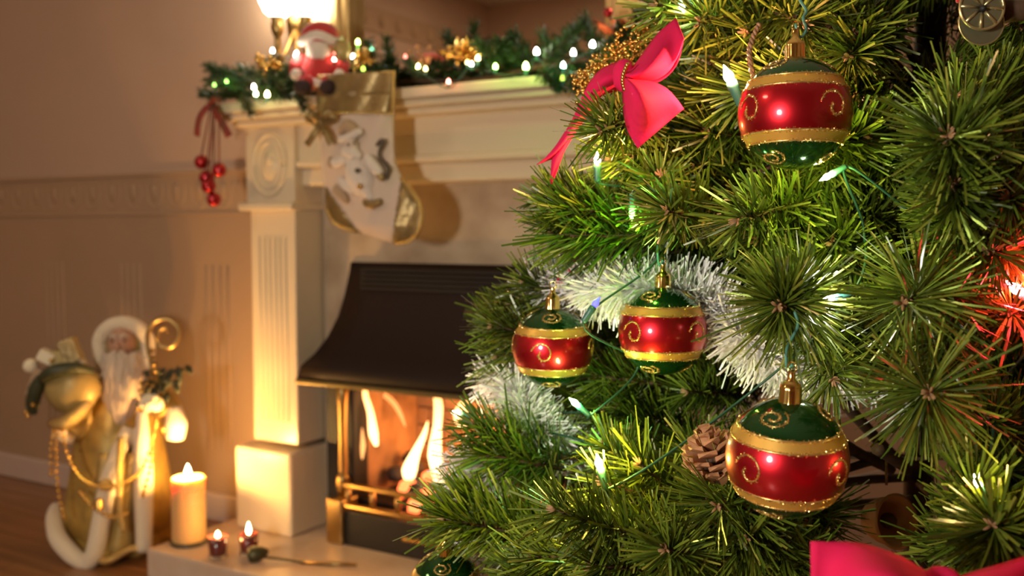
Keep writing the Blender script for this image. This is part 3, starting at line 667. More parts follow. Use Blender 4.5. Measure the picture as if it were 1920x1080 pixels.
for (px, py, lab, h) in ((409, 1046, 'dark red glass tealight cup nearest the thick candle', .010), (467, 1040, 'dark red glass tealight cup with a tall flame beside the candle snuffer', .024)):
    p = onZ(px, py, HZ); t = thing('tealight', lab, 'candle', p, 'tealights on the hearth')
    MB().lathe([(.0, .001), (.020, .001), (.0215, .004), (.021, .008)], 24, c=p).build('glass_foot', 'clearglass', t)
    MB().lathe([(.017, .008), (.0195, .012), (.0225, .05), (.0215, .05), (.0185, .014), (0, .012)], 24, c=p).build('cup', 'cupglass', t)
    MB().lathe([(.0185, .014), (.0208, .038), (0, .0375)], 20, c=p).build('wax', 'wax', t)
    flame_small(t, p + V((0, 0, .041)), h + .006, .0055)
    light('tealight_light', 'POINT', p + V((0, 0, .06)), 1.0, (1, .54, .18), .006, parent=t)
p = onZ(478, 1052, HZ); e = onZ(668, 1064, HZ) + V((0, 0, .006))
sn = thing('candle_snuffer', 'dull brass candle snuffer with long thin handle lying on the hearth', 'snuffer', p)
d = (e - p).normalized(); ax = V((-.55, -.45, .55)).normalized()
MB().lathe([(.017, -.014), (.019, -.008), (.0185, .004), (.013, .018), (.006, .028), (0, .031)], 18, X=Matrix.Translation(p + V((.002, 0, .0165))) @ frame(-ax + V((.9, .5, 1.0)), 0)).build('bell', 'olive', sn)
MB().tube([p + V((.004, -.002, .012)), p + d*.05 + V((0, 0, .008)), (p + e) / 2 + V((0, 0, .001)), e], .0028, 8).build('handle', 'olive', sn)
MB().tube([e - d*.13, e - d*.06 + V((0, 0, .0006)), e], [.0034, .0046, .0034], 8).build('grip', 'brass', sn)

# ------------------------------------------------------------------ robed figurine on the floor
k = .00137                                   # metres per pixel of the photograph at the figure
g0 = onZ(225, 1030, 0.0)
fig = thing('bearded_figurine', 'bearded old man figurine in fur trimmed gold robe carrying a gift sack', 'figurine', g0)
XF = Matrix.Translation(g0) @ Matrix.Rotation(YAW + rad(8), 4, 'Z')
def Q(px, py, y=0.0): return V(((px - 225) * k, y, (1030 - py) * k))
def F(q, nm, m, par_=None, **kk): return q.build(nm, m, par_ or fig, **kk)
def T(pts, rs, n=12): 
    q = MB(); Pp = smooth_path(pts, max(8, len(pts)*4)); R = np.interp(np.linspace(0, 1, len(Pp)), np.linspace(0, 1, len(rs)), rs); q.tube(Pp, list(R), n, X=XF); return q
# robe, folded
def wobr(a, z): return 1 + (.10 * math.sin(a*7 + 1) + .06 * math.sin(a*11)) * max(0, 1 - z / .36)
F(MB().lathe([(.112, .012), (.116, .03), (.100, .10), (.090, .18), (.082, .26), (.080, .33), (.075, .38), (.055, .415), (.03, .43)], 56, X=XF, wob=wobr), 'robe', 'robe', solid=.003)
F(MB().lathe([(.135, .06), (.128, .12), (.112, .22), (.10, .32), (.088, .385), (.06, .425), (.035, .44)], 48, X=XF @ Matrix.Translation((0, .02, 0)), wob=lambda a, z: 1 + .05*math.sin(a*6)*max(0, 1 - z/.4)), 'cloak', 'robe', solid=.003)
F(T([Q(262, 790, -.075), Q(235, 860, -.105), Q(222, 930, -.125), Q(208, 1000, -.13), Q(190, 1028, -.12)], [.018, .022, .022, .022, .018]), 'fur_edge', 'fur')
F(T([Q(280, 790, -.075), Q(288, 860, -.105), Q(290, 930, -.12), Q(290, 1005, -.125)], [.018, .024, .022, .019]), 'fur_edge', 'fur')
F(T([Q(190, 1026, -.12), Q(165, 1010, -.11), Q(135, 985, -.08), Q(115, 965, -.02), Q(105, 955, .04)], [.018, .022, .022, .021, .017]), 'fur_hem', 'fur')
F(T([Q(205, 1005, -.125), Q(225, 1018, -.135), Q(245, 1010, -.138), Q(268, 998, -.135), Q(288, 1004, -.128)], [.008, .011, .010, .010, .008], 10), 'gold_hem', 'goldtrim')
q = MB()
rows = []
for i in range(12):
    u = i / 11; y = 830 + 175*u
    rows.append([XF @ Q(212 + 70*s + (-14*u), y, -.098 - .028*u - .014*math.sin(s*9 + u*2)) for s in np.linspace(0, 1, 14)])
F(q.grid(rows), 'skirt_panel', 'sage', solid=.002)
# head
hd = F(MB().ell(Q(242, 640, -.02), (.034, .036, .046), 18, X=XF), 'head', 'skin')
F(MB().ell(Q(241, 643, -.056), (.007, .012, .014), 10, X=XF), 'nose', 'skin', hd)
for s in (-1, 1):
    F(MB().ell(Q(241 + s*10, 634, -.050), (.0055, .004, .0035), 8, X=XF), 'eye', 'eye', hd)
    F(T([Q(241 + s*3, 627, -.054), Q(241 + s*10, 623, -.052), Q(241 + s*18, 627, -.044)], [.003, .0045, .002], 8), 'eyebrow', 'beard', hd)
    F(T([Q(241 + s*2, 652, -.060), Q(241 + s*12, 660, -.058), Q(241 + s*22, 678, -.050)], [.006, .008, .002], 8), 'moustache', 'beard', hd)
def hoodp(a): return Q(243 + 43*math.cos(a), 645 - 42*math.sin(a) , -.022 + .01*math.cos(a)**2)
F(T([Q(203, 690, -.02)] + [hoodp(a) for a in np.linspace(math.pi, 0, 11)] + [Q(287, 690, -.02)], [.016] + [.018]*11 + [.016]), 'hood_fur', 'fur')
F(MB().ell(Q(243, 648, .018), (.058, .05, .062), 18, X=XF), 'hood', 'sage')
q = MB()
bd = [(656, 30, .040), (680, 36, .052), (705, 40, .058), (730, 38, .062), (755, 30, .062), (775, 20, .055), (790, 7, .045)]
rows = []
for y, hw, dp in bd:
    rows.append([XF @ (Q(243, y, -.028) + V((hw*k*math.sin(a)*(1 + .07*math.sin(a*13 + y)), -dp*math.cos(a)*.9*(1 + .07*math.sin(a*17)), .003*math.sin(a*9)))) for a in np.linspace(-1.9, 1.9, 40)])
F(q.grid(rows), 'beard', 'beard', solid=.006)
q = MB(); rng = random.Random(5)                                      # separate curls over the beard
for i in range(46):
    a = rng.uniform(-1.5, 1.5); x = math.sin(a); y0 = rng.uniform(652, 690); y1 = y0 + rng.uniform(45, 90)*(1 - .35*abs(x)); pts = []
    for u in np.linspace(0, 1, 5):
        y = y0 + (y1 - y0)*u; hw = np.interp(y, [r[0] for r in bd], [r[1] for r in bd]); dp = np.interp(y, [r[0] for r in bd], [r[2] for r in bd])
        pts.append(Q(243 + hw*x + 3*math.sin(u*7 + i), y, -.028 - dp*math.cos(a)*.93))
    q.tube(smooth_path(pts, 9), [.003, .004, .0045, .0045, .0045, .004, .0035, .002, .0008], 6, X=XF)
F(q, 'beard_fleece', 'beard', kind='stuff')
# arms, sleeves, cuffs, mittens
F(T([Q(205, 730, -.02), Q(180, 768, -.04), Q(156, 795, -.075)], [.034, .036, .030]), 'sleeve', 'sage'); F(T([Q(136, 790, -.08), Q(150, 800, -.09), Q(165, 806, -.08)], [.012, .014, .012]), 'fur_cuff', 'fur')
F(MB().ell(Q(148, 785, -.10), (.018, .018, .020), 12, X=XF), 'mitten', 'whitefelt')
F(T([Q(285, 725, -.02), Q(315, 745, -.05), Q(335, 770, -.085)], [.034, .036, .032]), 'sleeve', 'robe'); F(T([Q(340, 752, -.09), Q(345, 780, -.095), Q(342, 808, -.09)], [.018, .027, .022]), 'fur_cuff', 'whitefelt')
F(T([Q(285, 760, -.085), Q(287, 800, -.10), Q(284, 840, -.105)], [.012, .017, .014]), 'fur_panel', 'whitefelt')
F(MB().ell(Q(315, 742, -.115), (.019, .018, .020), 12, X=XF), 'mitten', 'whitefelt')
# sack with presents
sk = F(MB().ell(Q(171, 712, -.10), (.063, .050, .066), 20, X=XF, jit=.22), 'sack', 'sage')
F(T([Q(138, 772, -.115), Q(170, 766, -.145), Q(205, 735, -.125)], [.012, .019, .012]), 'sack_fringe', 'goldtrim', sk)
F(T([Q(122, 705, -.09), Q(130, 690, -.13), Q(152, 676, -.15), Q(185, 672, -.14), Q(204, 684, -.10)], [.010, .014, .016, .014, .010]), 'sack_rim', 'leaf', sk)
for (x, y, w_, h_, r_, m) in ((170, 645, .020, .030, -.35, 'goldfab'), (130, 655, .018, .014, .5, 'petal'), (150, 662, .016, .024, .2, 'sage'), (178, 660, .014, .026, -.5, 'petal'), (112, 700, .014, .034, .35, 'tanfelt')):
    Xb = XF @ Matrix.Translation(Q(x, y, -.10)) @ Matrix.Rotation(r_, 4, 'Y')
    F(MB().box((-w_, -w_, -h_), (w_, w_, h_), X=Xb), 'present', m, sk, bevel=.002)
F(MB().ell(Q(102, 671, -.10), .0175, 14, X=XF), 'ball', 'petal', sk)
F(T([Q(124, 690, -.12), Q(112, 712, -.11), Q(103, 740, -.10), Q(106, 758, -.10)], [.012, .018, .016, .006]), 'leaf_spray', 'leaf', sk)
for x, y in ((110, 737), (98, 750), (101, 757), (142, 660)): F(MB().ell(Q(x, y, -.125), .0055, 8, X=XF), 'berry', 'gbead', sk)
# crook
ck = [Q(325, 800, -.10), Q(312, 720, -.10), Q(305, 670, -.10), Q(300, 640, -.10), Q(302, 612, -.10), Q(316, 594, -.10), Q(336, 592, -.10), Q(352, 606, -.10), Q(353, 626, -.10), Q(340, 641, -.10), Q(322, 640, -.10), Q(316, 628, -.10)]
st_ = F(T(ck, [.005]*4 + [.006]*6 + [.005, .003], 10), 'crook', 'brass')
F(T([Q(316, 628, -.10), Q(322, 612, -.10), Q(332, 608, -.10), Q(334, 616, -.10)], [.003, .004, .003, .002], 8), 'crook_scroll', 'brass', st_)
for y in (648, 660, 672, 684): F(MB().ell(Q(303 + (y-640)*.2, y, -.10), (.010, .010, .007), 10, X=XF), 'crook_ring', 'brass', st_)
F(MB().ell(Q(353, 603, -.10), .006, 8, X=XF), 'crook_knob', 'brass', st_)
# greenery and rose in the hand
gr = F(T([Q(280, 745, -.11), Q(310, 725, -.12), Q(350, 700, -.11)], [.003, .004, .003], 8), 'sprig', 'leaf')
rng = random.Random(9)
for i in range(34):
    x = rng.uniform(290, 366); y = 720 - (x - 290)*.25 + rng.uniform(-26, 24); c_ = XF @ Q(x, y, rng.uniform(-.13, -.08)); a = rng.uniform(0, 6.28)
    d = V((math.cos(a), rng.uniform(-.5, .5), math.sin(a))).normalized(); s = d.cross(V((.3, -1, .2))).normalized()
    F(MB().grid([[c_ + d*u*.03 - s*w_, c_ + d*u*.03 + V((0, -.002, 0)), c_ + d*u*.03 + s*w_] for u, w_ in ((0, .002), (.35, .009), (.7, .007), (1, .0006))]), 'leaf', 'leaf', gr, solid=.0008)
rs = F(MB().ell(Q(308, 738, -.135), (.018, .014, .018), 12, X=XF), 'rose', 'petal', gr)
for i in range(9):
    a = i*2.4; F(MB().ell(Q(308 + 12*math.cos(a), 738 - 11*math.sin(a), -.138 + .004*(i % 3)), (.012, .006, .011), 8, X=XF), 'rose_petal', 'petal', rs)
for x, y in ((292, 702), (298, 710), (290, 715), (303, 704), (312, 708)): F(MB().ell(Q(x, y, -.13), .0045, 8, X=XF), 'berry', 'gbead', gr)
# bead strings
def beads(pts, n, r=.0054):
    s_ = None
    for i, p in enumerate(smooth_path(pts, n)):
        if s_ is None:
            s_ = F(MB().tube(smooth_path(pts, 30), .001, 5, X=XF), 'bead_string', 'gbead')
        F(MB().ell(p, r, 8, X=XF), 'bead', 'gbead', s_)
beads([Q(146, 770, -.125), Q(139, 810, -.13), Q(138, 860, -.13)], 10)
beads([Q(150, 770, -.128), Q(148, 830, -.135), Q(150, 890, -.135), Q(157, 938, -.13)], 16)
beads([Q(158, 775, -.13), Q(172, 830, -.15), Q(200, 870, -.155), Q(235, 880, -.16), Q(275, 870, -.155), Q(300, 840, -.15), Q(320, 770, -.135)], 32)
beads([Q(190, 890, -.15), Q(210, 915, -.155), Q(240, 934, -.158), Q(266, 930, -.155)], 12)
beads([Q(318, 765, -.14), Q(312, 800, -.145), Q(308, 850, -.15), Q(294, 900, -.152)], 16)
F(T([Q(254, 800, -.12), Q(256, 850, -.145), Q(256, 920, -.155), Q(262, 962, -.16)], [.008, .009, .008, .004]), 'tassel_cord', 'goldtrim')
F(MB().ell(Q(232, 880, -.145), (.018, .010, .016), 12, X=XF), 'buckle', 'goldtrim')
F(MB().lathe([(.004, .016), (.007, .010), (.0085, -.006), (.011, -.010), (0, -.012)], 12, X=XF @ Matrix.Translation(Q(222, 912, -.16))), 'bell', 'gbead')
# ------------------------------------------------------------------ Christmas tree
TA = at(1735, 430, 1.12); TX, TY = TA.x, TA.y
tree = thing('christmas_tree', 'large green artificial Christmas tree standing in front of the fireplace, hung with baubles and lights', 'tree', (TX, TY, 0))
random.seed(21)
MB().tube([V((TX, TY, z)) for z in np.linspace(.02, 1.95, 20)], [.017]*18 + [.012, .006], 10).build('trunk', 'twig', tree)
BEND[0] = BEND[1] = 0
tn = bpy.data.objects.new('trunk_needles', needle_mesh(1.2, 2600, .026, .0022, 5, a0=70, a1=70, curl=.5, mname='trunkneedle', name='trunk_needles')); COL.objects.link(tn); tn.parent = tree; tn.location = (0, 0, .6); tn['kind'] = 'stuff'
st_m = MB()
for a in range(4):
    d = V((math.cos(a*1.571 + .5), math.sin(a*1.571 + .5), 0)); st_m.tube([V((TX, TY, .10)), V((TX, TY, .07)) + d*.12, V((TX, TY, .012)) + d*.27], [.012, .011, .010], 8)
st_m.build('stand', 'soot', tree)

BAUB = [  # px, py, depth, radius m, roll yaw, extra tilt, cap px, hook pts
    (1490, 213, .69, .040, -50, -2, 'striped bauble hanging highest of the five, just right of the brightest pink bulb'),
    (1242, 620, .87, .040, -40, 0, 'striped bauble in front of the white tinsel, higher of the middle two'),
    (1036, 651, .955, .040, -14, 4, 'striped bauble at mid height beside the fire hood, lower of the middle two'),
    (1475, 858, .64, .040, -36, 8, 'striped bauble beside the pine cone, a gold swirl on its green top'),
    (836, 1101, .90, .034, -20, 8, 'bauble before the fire at the bottom edge, only its green top showing')]
SIL = [(-60, 1215), (0, 1195), (60, 1170), (120, 1130), (170, 1085), (215, 1065), (260, 1085), (310, 1075), (350, 1000), (400, 962), (450, 968), (490, 945), (520, 925), (570, 878), (640, 868), (690, 890), (730, 920), (770, 850), (800, 845), (840, 845), (890, 830), (930, 790), (970, 768), (1010, 778), (1040, 850), (1060, 880), (1180, 850)]
def sil(y): return np.interp(y, [a for a, _ in SIL], [b for _, b in SIL])
CLEAR = [(px, py, FPX*r/d + 6, d) for px, py, d, r, *_ in BAUB] + [(px, py - FPX*r/d - 14, 22, d) for px, py, d, r, *_ in BAUB]
CLEAR += [(1168, 140, 24, .80), (1240, 95, 50, .80), (1232, 205, 54, .79), (1125, 165, 30, .84), (1060, 245, 30, .85), (1838, 45, 52, .66), (1785, 1070, 110, .50), (1650, 1050, 90, .50),
          (1368, 147, 26, .78), (1553, 330, 16, .72), (1120, 303, 20, .86), (1560, 558, 16, .72), (1124, 870, 24, .80), (1080, 757, 18, .88), (1835, 905, 18, .60), (1908, 545, 22, .68), (1120, 562, 18, .86),
          (1100, 545, 32, .93), (1170, 540, 36, .92), (1340, 570, 60, .90), (1390, 630, 58, .88), (1200, 515, 40, .92), (985, 760, 30, 1.0), (1010, 810, 24, 1.0), (1460, 680, 22, .90), (1338, 868, 26, .71), (1668, 972, 46, .75)]
GAPS = [(1688, 108, 40), (1738, 50, 40), (1250, 765, 20), (1590, 770, 32), (1650, 885, 34), (1665, 975, 34), (1560, 860, 14)]        # places where one sees into or through the tree
def ok(b, t, gaps=True, nl=.040):
    d = t - b
    for u in (.15, .4, .65, .9, 1.1):
        x, y, z = proj(b + d * u)
        if z < .44: return False
        if x < sil(y) + nl * .55 * FPX / z * (1 if u > .8 else .6): return False
        npx = nl * .62 * FPX / z
        for cx, cy, r, cz in CLEAR:
            if z < cz + .025 and math.hypot(x - cx, y - cy) < r + npx: return False
        if gaps:
            for cx, cy, r in GAPS:
                if math.hypot(x - cx, y - cy) < r + npx * .7: return False
    return True
NS = [0]
def put(bx, by, bd, tx, ty, td, pool=SPR, **k):
    b, t = at(bx, by, bd), at(tx, ty, td); NS[0] += 1; sprig(tree, b, t, pool, **k)
HAND = [  # twig base -> tip: pixel, pixel, depth
    (1330, 30, .92, 1232, 8, .88), (1345, 75, .92, 1262, 52, .90), (1400, 20, .9, 1310, 40, .84),
    (1255, 265, .93, 1126, 246, .81), (1320, 285, .92, 1150, 300, .885), (1340, 260, .9, 1190, 292, .87),
    (1270, 410, .9, 1040, 392, .88), (1290, 440, .9, 1040, 440, .88), (1240, 395, .88, 1238, 330, .83), (1190, 440, .9, 1060, 400, .93), (1280, 470, .92, 1080, 470, .95), (1160, 400, .9, 1030, 360, .9),
    (1330, 410, .86, 1250, 395, .77),
    (1120, 580, 1.0, 985, 528, 1.0), (1080, 640, 1.02, 925, 612, 1.0), (1090, 660, 1.02, 935, 665, 1.02), (1070, 560, 1.02, 960, 570, 1.03),
    (1040, 860, .98, 892, 800, .97), (1060, 880, .98, 895, 850, .95), (1080, 860, .98, 930, 830, .98),
    (1060, 1010, .90, 835, 972, .86), (1090, 1000, .92, 870, 940, .90), (1050, 1020, .92, 880, 1005, .9),
    (1290, 1000, .80, 1042, 955, .74), (1250, 940, .84, 1130, 905, .82), (1220, 900, .86, 1130, 835, .86), (1290, 940, .85, 1200, 870, .82),
    (1240, 1060, .80, 1000, 1045, .80), (1300, 1070, .78, 1110, 1060, .74), (1180, 1090, .8, 960, 1080, .82), (1330, 1040, .8, 1250, 1030, .70),
    (1300, 800, 1.0, 1160, 760, .97), (1340, 760, 1.02, 1200, 720, 1.0), (1320, 820, 1.0, 1190, 800, .96), (1400, 740, 1.0, 1290, 735, .96), (1240, 720, .98, 1120, 705, .98),
    (1510, 380, .80, 1385, 412, .74), (1520, 400, .82, 1420, 450, .76), (1650, 390, .86, 1440, 395, .80), (1660, 420, .86, 1500, 425, .80), (1640, 440, .86, 1560, 450, .78), (1690, 400, .86, 1590, 400, .80), (1480, 340, .9, 1370, 345, .86), (1440, 330, .9, 1330, 350, .86),
    (1560, 320, .9, 1640, 360, .82), (1420, 260, .88, 1330, 250, .84), (1420, 100, .88, 1345, 110, .86), (1480, 70, .9, 1400, 60, .84), (1450, 20, .86, 1510, 45, .78), (1560, 30, .86, 1600, 60, .78), (1400, 130, .86, 1320, 190, .86), (1400, 300, .9, 1300, 310, .86),
    (1630, 30, .86, 1592, 105, .76), (1590, 70, .86, 1608, 178, .77), (1650, 200, .88, 1640, 235, .78), (1690, 230, .88, 1660, 265, .80), (1590, 20, .88, 1560, 45, .80), (1700, 300, .88, 1650, 310, .80),
    (1810, 400, .74, 1778, 255, .60), (1800, 440, .72, 1788, 345, .62), (1880, 230, .78, 1795, 178, .70), (1900, 210, .78, 1860, 150, .74), (1930, 300, .76, 1850, 300, .68), (1940, 440, .76, 1800, 440, .68), (1935, 390, .74, 1890, 370, .64), (1920, 480, .72, 1850, 470, .66),
    (1730, 560, .76, 1730, 530, .70), (1900, 620, .80, 1830, 600, .72), (1930, 600, .74, 1890, 585, .68),
    (1520, 560, .80, 1466, 572, .67), (1560, 590, .84, 1520, 620, .78), (1570, 620, .86, 1590, 660, .80), (1540, 660, .8, 1560, 705, .76),
    (1900, 690, .82, 1880, 660, .78), (1930, 820, .76, 1850, 790, .68), (1930, 760, .80, 1890, 740, .76), (1900, 860, .78, 1850, 850, .72),
    (1860, 1085, .72, 1822, 912, .63), (1890, 1070, .72, 1835, 970, .65), (1940, 1000, .68, 1860, 985, .58), (1930, 920, .74, 1880, 880, .68), (1900, 1060, .70, 1880, 1010, .60), (1810, 1075, .76, 1770, 1010, .70),
    (1440, 970, .78, 1400, 1010, .70), (1300, 940, .84, 1330, 930, .76), (1400, 1040, .80, 1380, 1000, .72), (1450, 1060, .80, 1470, 1025, .74), (1500, 1040, .8, 1530, 1055, .74), (1330, 880, .88, 1300, 850, .84)]
for h in HAND: put(*h)
for h in [(1740, 558, .74, 1679, 572, .595), (1765, 715, .72, 1736, 744, .565), (1410, 935, .80, 1345, 950, .70), (1545, 960, .90, 1518, 978, .82), (1500, 560, .76, 1458, 575, .665), (1820, 300, .72, 1775, 247, .60)]: put(*h, pool=STAR)
# limbs running out from the trunk
for (px, py, d) in ((1330, 180, .90), (1270, 410, .9), (1290, 440, .9), (1120, 580, 1.0), (1090, 660, 1.02), (1040, 860, .98), (1060, 1010, .9), (1290, 1000, .8), (1240, 1060, .8), (1510, 380, .8), (1650, 400, .86), (1810, 400, .74), (1880, 230, .78), (1740, 560, .75), (1760, 715, .74), (1930, 600, .76), (1810, 1080, .72), (1440, 960, .78), (1660, 40, .86), (1450, 20, .88), (1345, 50, .92)):
    e = at(px, py, d); s = V((TX, TY, e.z - .04 if e.z > .3 else e.z)); m_ = (s + e) / 2 + V((0, 0, .015))
    MB().tube(smooth_path([s, m_, e], 8), [.0055, .005, .005, .0045, .004, .0036, .003, .0026], 7).build('branch', 'twig', tree)
for pts in ([(1545, 715, .92), (1600, 775, .95), (1650, 830, 1.0), (1700, 880, 1.06)], [(1560, 818, .90), (1610, 850, .96), (1670, 880, 1.03)], [(1690, 870, .86), (1660, 850, .84), (1645, 842, .83)]):
    MB().tube(smooth_path([at(*p) for p in pts], 8), .0058, 8).build('branch', 'twig', tree)
# fill the cone between them: an outer skin, then darker layers behind it
cang = math.atan2(CAM.y - TY, CAM.x - TX)
def conr(z): return max(.05, .47 + .47 * (.82 - z))
def fill(n, f0, f1, L, lim, gaps=True):
    c = 0
    for _ in range(n):
        if c >= lim: break
        z = random.uniform(.22, 1.30); a = cang + random.uniform(-1.75, 1.75); r = conr(z) * random.uniform(f0, f1)
        dr = V((math.cos(a), math.sin(a), 0)); l = random.choice(L)
        for q in range(7):
            t = V((TX, TY, z)) + dr * r
            ax = (dr*.45 + V((-dr.y, dr.x, 0))*random.uniform(-1, 1) + V((0, 0, random.uniform(-.6, .25)))).normalized(); b = t - ax * l
            x, y, d_ = proj(t)
            if -60 < x < 2050 and -80 < y < 1180 and ok(b, t, gaps): sprig(tree, b, t, SPR); NS[0] += 1; c += 1; break
            r *= .93
    return c
n1 = fill(900, .86, 1.0, [.09, .12, .12], 54); n2 = fill(900, .55, .82, [.15, .18], 70, True)
print('sprigs', NS[0], n1, n2)
# dense inner foliage, past the count of sprigs that can be told apart
def merged(n, seed):
    rng = random.Random(seed); VS, FS, TN = [], [], []; o = 0; src = []
    for s in SPR[4:8]:
        me = s.children[0].data; nv = len(me.vertices); co = np.empty(nv*3, np.float32); me.vertices.foreach_get('co', co); tv = np.empty(nv, np.float32); me.attributes['tone'].data.foreach_get('value', tv)
        fi = np.empty(len(me.loops), np.int32); me.loops.foreach_get('vertex_index', fi); src.append((co.reshape(-1, 3), fi.reshape(-1, 4), tv, s['L']))
    c = 0
    while c < n:
        z = rng.uniform(.2, 1.4); a = cang + rng.uniform(-1.9, 1.9); r = conr(z) * rng.uniform(.25, .62)
        dr = V((math.cos(a), math.sin(a), 0)); t = V((TX, TY, z)) + dr * r; ax = (dr + V((rng.uniform(-.7, .7), rng.uniform(-.7, .7), rng.uniform(-.4, .2)))).normalized()
        co, fi, tv, L = rng.choice(src); b = t - ax * L
        x, y, d_ = proj(t); x2, y2, _ = proj(b)
        n += 0
        if x < sil(y) + 50 or x2 < sil(y2) + 50: n -= 1 if rng.random() < .5 else 0; continue
        if any(math.hypot(x - g, y - h) < r_ + 40 or math.hypot((x + x2)/2 - g, (y+y2)/2 - h) < r_ + 40 or math.hypot(x2 - g, y2 - h) < r_ + 40 for g, h, r_ in GAPS): n -= 1 if rng.random() < .5 else 0; continue
        X = np.array(Matrix.Translation(b - V((TX, TY, 0))) @ frame(ax, rng.uniform(0, 6.28)))
        VS.append(co @ X[:3, :3].T + X[:3, 3]); FS.append(fi + o); TN.append(tv * .8); o += len(co); c += 1  # tone lowered: shade inside the tree put into the needle colour
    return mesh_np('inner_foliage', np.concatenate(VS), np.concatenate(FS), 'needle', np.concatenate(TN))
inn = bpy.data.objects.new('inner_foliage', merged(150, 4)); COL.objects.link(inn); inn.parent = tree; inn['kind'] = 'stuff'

# ------------------------------------------------------------------ baubles
def flecks(q, pts, n, sp, size, rng):
    for _ in range(n):
        p, nn = pts(rng.random()); j = V((rng.gauss(0, sp), rng.gauss(0, sp), rng.gauss(0, sp))); p = (p + j); p = p.normalized() * (1.0 * BR + rng.uniform(.0001, .0006))
        a = V((rng.gauss(0, 1), rng.gauss(0, 1), rng.gauss(0, 1))).normalized(); e = a.orthogonal().normalized() * size; f = a.cross(e).normalized() * size
        q.add([p - e, p + f, p + e, p - f], [(0, 1, 2, 3)], 0, False)
BR = .040
def make_bauble():
    t = thing('bauble', '', 'bauble', (0, 0, 0), 'striped baubles on the tree')
    n = 64; lat = [math.pi/2] + list(np.linspace(math.pi/2 - .04, .62, 10)) + [.60, .41, .39] + list(np.linspace(.30, -.30, 11)) + [-.39, -.41, -.60, -.62] + list(np.linspace(-.66, -math.pi/2 + .04, 10)) + [-math.pi/2]
    def lathe_part(nm, m, l0, l1, par_=None):
        q = MB(); q.lathe([(BR*math.cos(l), BR*math.sin(l)) for l in lat if l1 - 1e-6 <= l <= l0 + 1e-6], n); q.f = [f for f in q.f if len(f) == 4]; q.m = q.m[:len(q.f)]; q.sm = q.sm[:len(q.f)]
        return q.build(nm, m, par_ or t)
    lathe_part('green_dome', 'green', 1.6, .60); lathe_part('gold_band', 'gold', .60, .41); lathe_part('red_band', 'red', .41, -.41); lathe_part('gold_band', 'gold', -.41, -.60); lathe_part('green_base', 'green', -.60, -1.6)
    rng = random.Random(2); q = MB()
    for l in (.61, .41, -.41, -.61):
        q.tube([V((math.cos(l)*math.cos(a), math.cos(l)*math.sin(a), math.sin(l))) * BR for a in np.linspace(0, 2*math.pi, 73)], .0007, 6)
        flecks(q, lambda u, l=l: (V((math.cos(l)*math.cos(u*6.2832), math.cos(l)*math.sin(u*6.2832), math.sin(l))) * BR, None), 900, .0007, .00048, rng)
    q.build('glitter_ring', 'glitter', t, kind='stuff')
    for k_ in range(4):
        c0 = -math.pi/2 + k_ * rad(92); pts = []
        for u in np.linspace(0, 1, 40):
            th = 2.6 + u * 6.6; r_ = .07 + .22 * u; x = c0 + r_ * math.cos(th) * 1.0; l = r_ * math.sin(th) * 1.05; pts.append(V((math.cos(l)*math.cos(x), math.cos(l)*math.sin(x), math.sin(l))) * (BR + .0001))
        q = MB().tube(pts, .0005, 5); flecks(q, lambda u: (pts[min(39, int(u*40))], None), 420, .0006, .00045, rng); q.build('swirl', 'glitter', t)
    for sgn in (1, -1):
        for k_ in range(3):
            a0 = -math.pi/2 + k_ * 2.1 + .15; ctr = V((math.cos(.98)*math.cos(a0), math.cos(.98)*math.sin(a0), sgn*math.sin(.98))); e1 = ctr.cross(V((0, 0, 1))).normalized(); e2 = ctr.cross(e1); pts = []
            for u in np.linspace(0, 1, 40):
                th = u * 9.4 + 1; r_ = .07 + .20 * u; pts.append((ctr + e1*r_*math.cos(th) + e2*r_*math.sin(th)*.75).normalized() * (BR + .0001))
            q = MB().tube(pts, .0005, 5); flecks(q, lambda u: (pts[min(39, int(u*40))], None), 420, .0006, .00045, rng); q.build('swirl', 'glitter', t)
    q = MB(); rows = []
    for z, r_, fl in ((.0375, .0078, 1), (.0405, .0072, .6), (.048, .0070, .5), (.0505, .0066, .2), (.053, .0040, 0), (.0545, .0026, 0), (.060, .0024, 0)):
        rows.append([V((r_*(1 + .06*fl*math.cos(j/48*6.2832*12))*math.cos(j/48*6.2832), r_*(1 + .06*fl*math.cos(j/48*6.2832*12))*math.sin(j/48*6.2832), z + (.0012*math.cos(j/48*6.2832*6) if fl == 1 else 0))) for j in range(48)])
    q.grid(rows, closed=True); q.tube([V((.0034*math.cos(a), 0, .0625 + .0034*math.sin(a))) for a in np.linspace(0, 6.2832, 17)], .0006, 6); q.build('cap', 'cap', t)
    return t
def bauble_at(i, spec, src):
    px, py, d, r, yaw, tilt, lab = spec
    if src is None: t = make_bauble(); root = t
    else:
        root = src.copy(); COL.objects.link(root)
        for ch in src.children:
            if ch.name.startswith('hook'): continue
            g = ch.copy(); COL.objects.link(g); g.parent = root; g.matrix_parent_inverse = Matrix()
    root['label'] = lab; p = at(px, py, d); root.location = p
    ya = YAW - math.atan((px - 960) / FPX) + rad(yaw); k_ = r / BR
    Mx = Matrix.Rotation(rad(tilt), 3, RT) @ Matrix.Rotation(ya, 3, 'Z')
    root.rotation_euler = Mx.to_euler(); root.scale = (k_,)*3; ORIG[root.name] = p
    return root, Mx
HOOK = {0: [(1492, 82), (1500, 70), (1512, 55), (1506, 34), (1512, 20), (1498, -5), (1500, -30)], 1: [(1243, 506), (1236, 498), (1233, 470), (1236, 455), (1250, 430), (1252, 405)], 2: [(1036, 556), (1038, 530), (1040, 505), (1036, 480)], 3: [(1482, 702), (1476, 690), (1474, 660), (1482, 640), (1496, 610), (1490, 585)], 4: [(829, 1030), (833, 1000), (838, 960), (842, 935)]}
src = None; BROOT = []
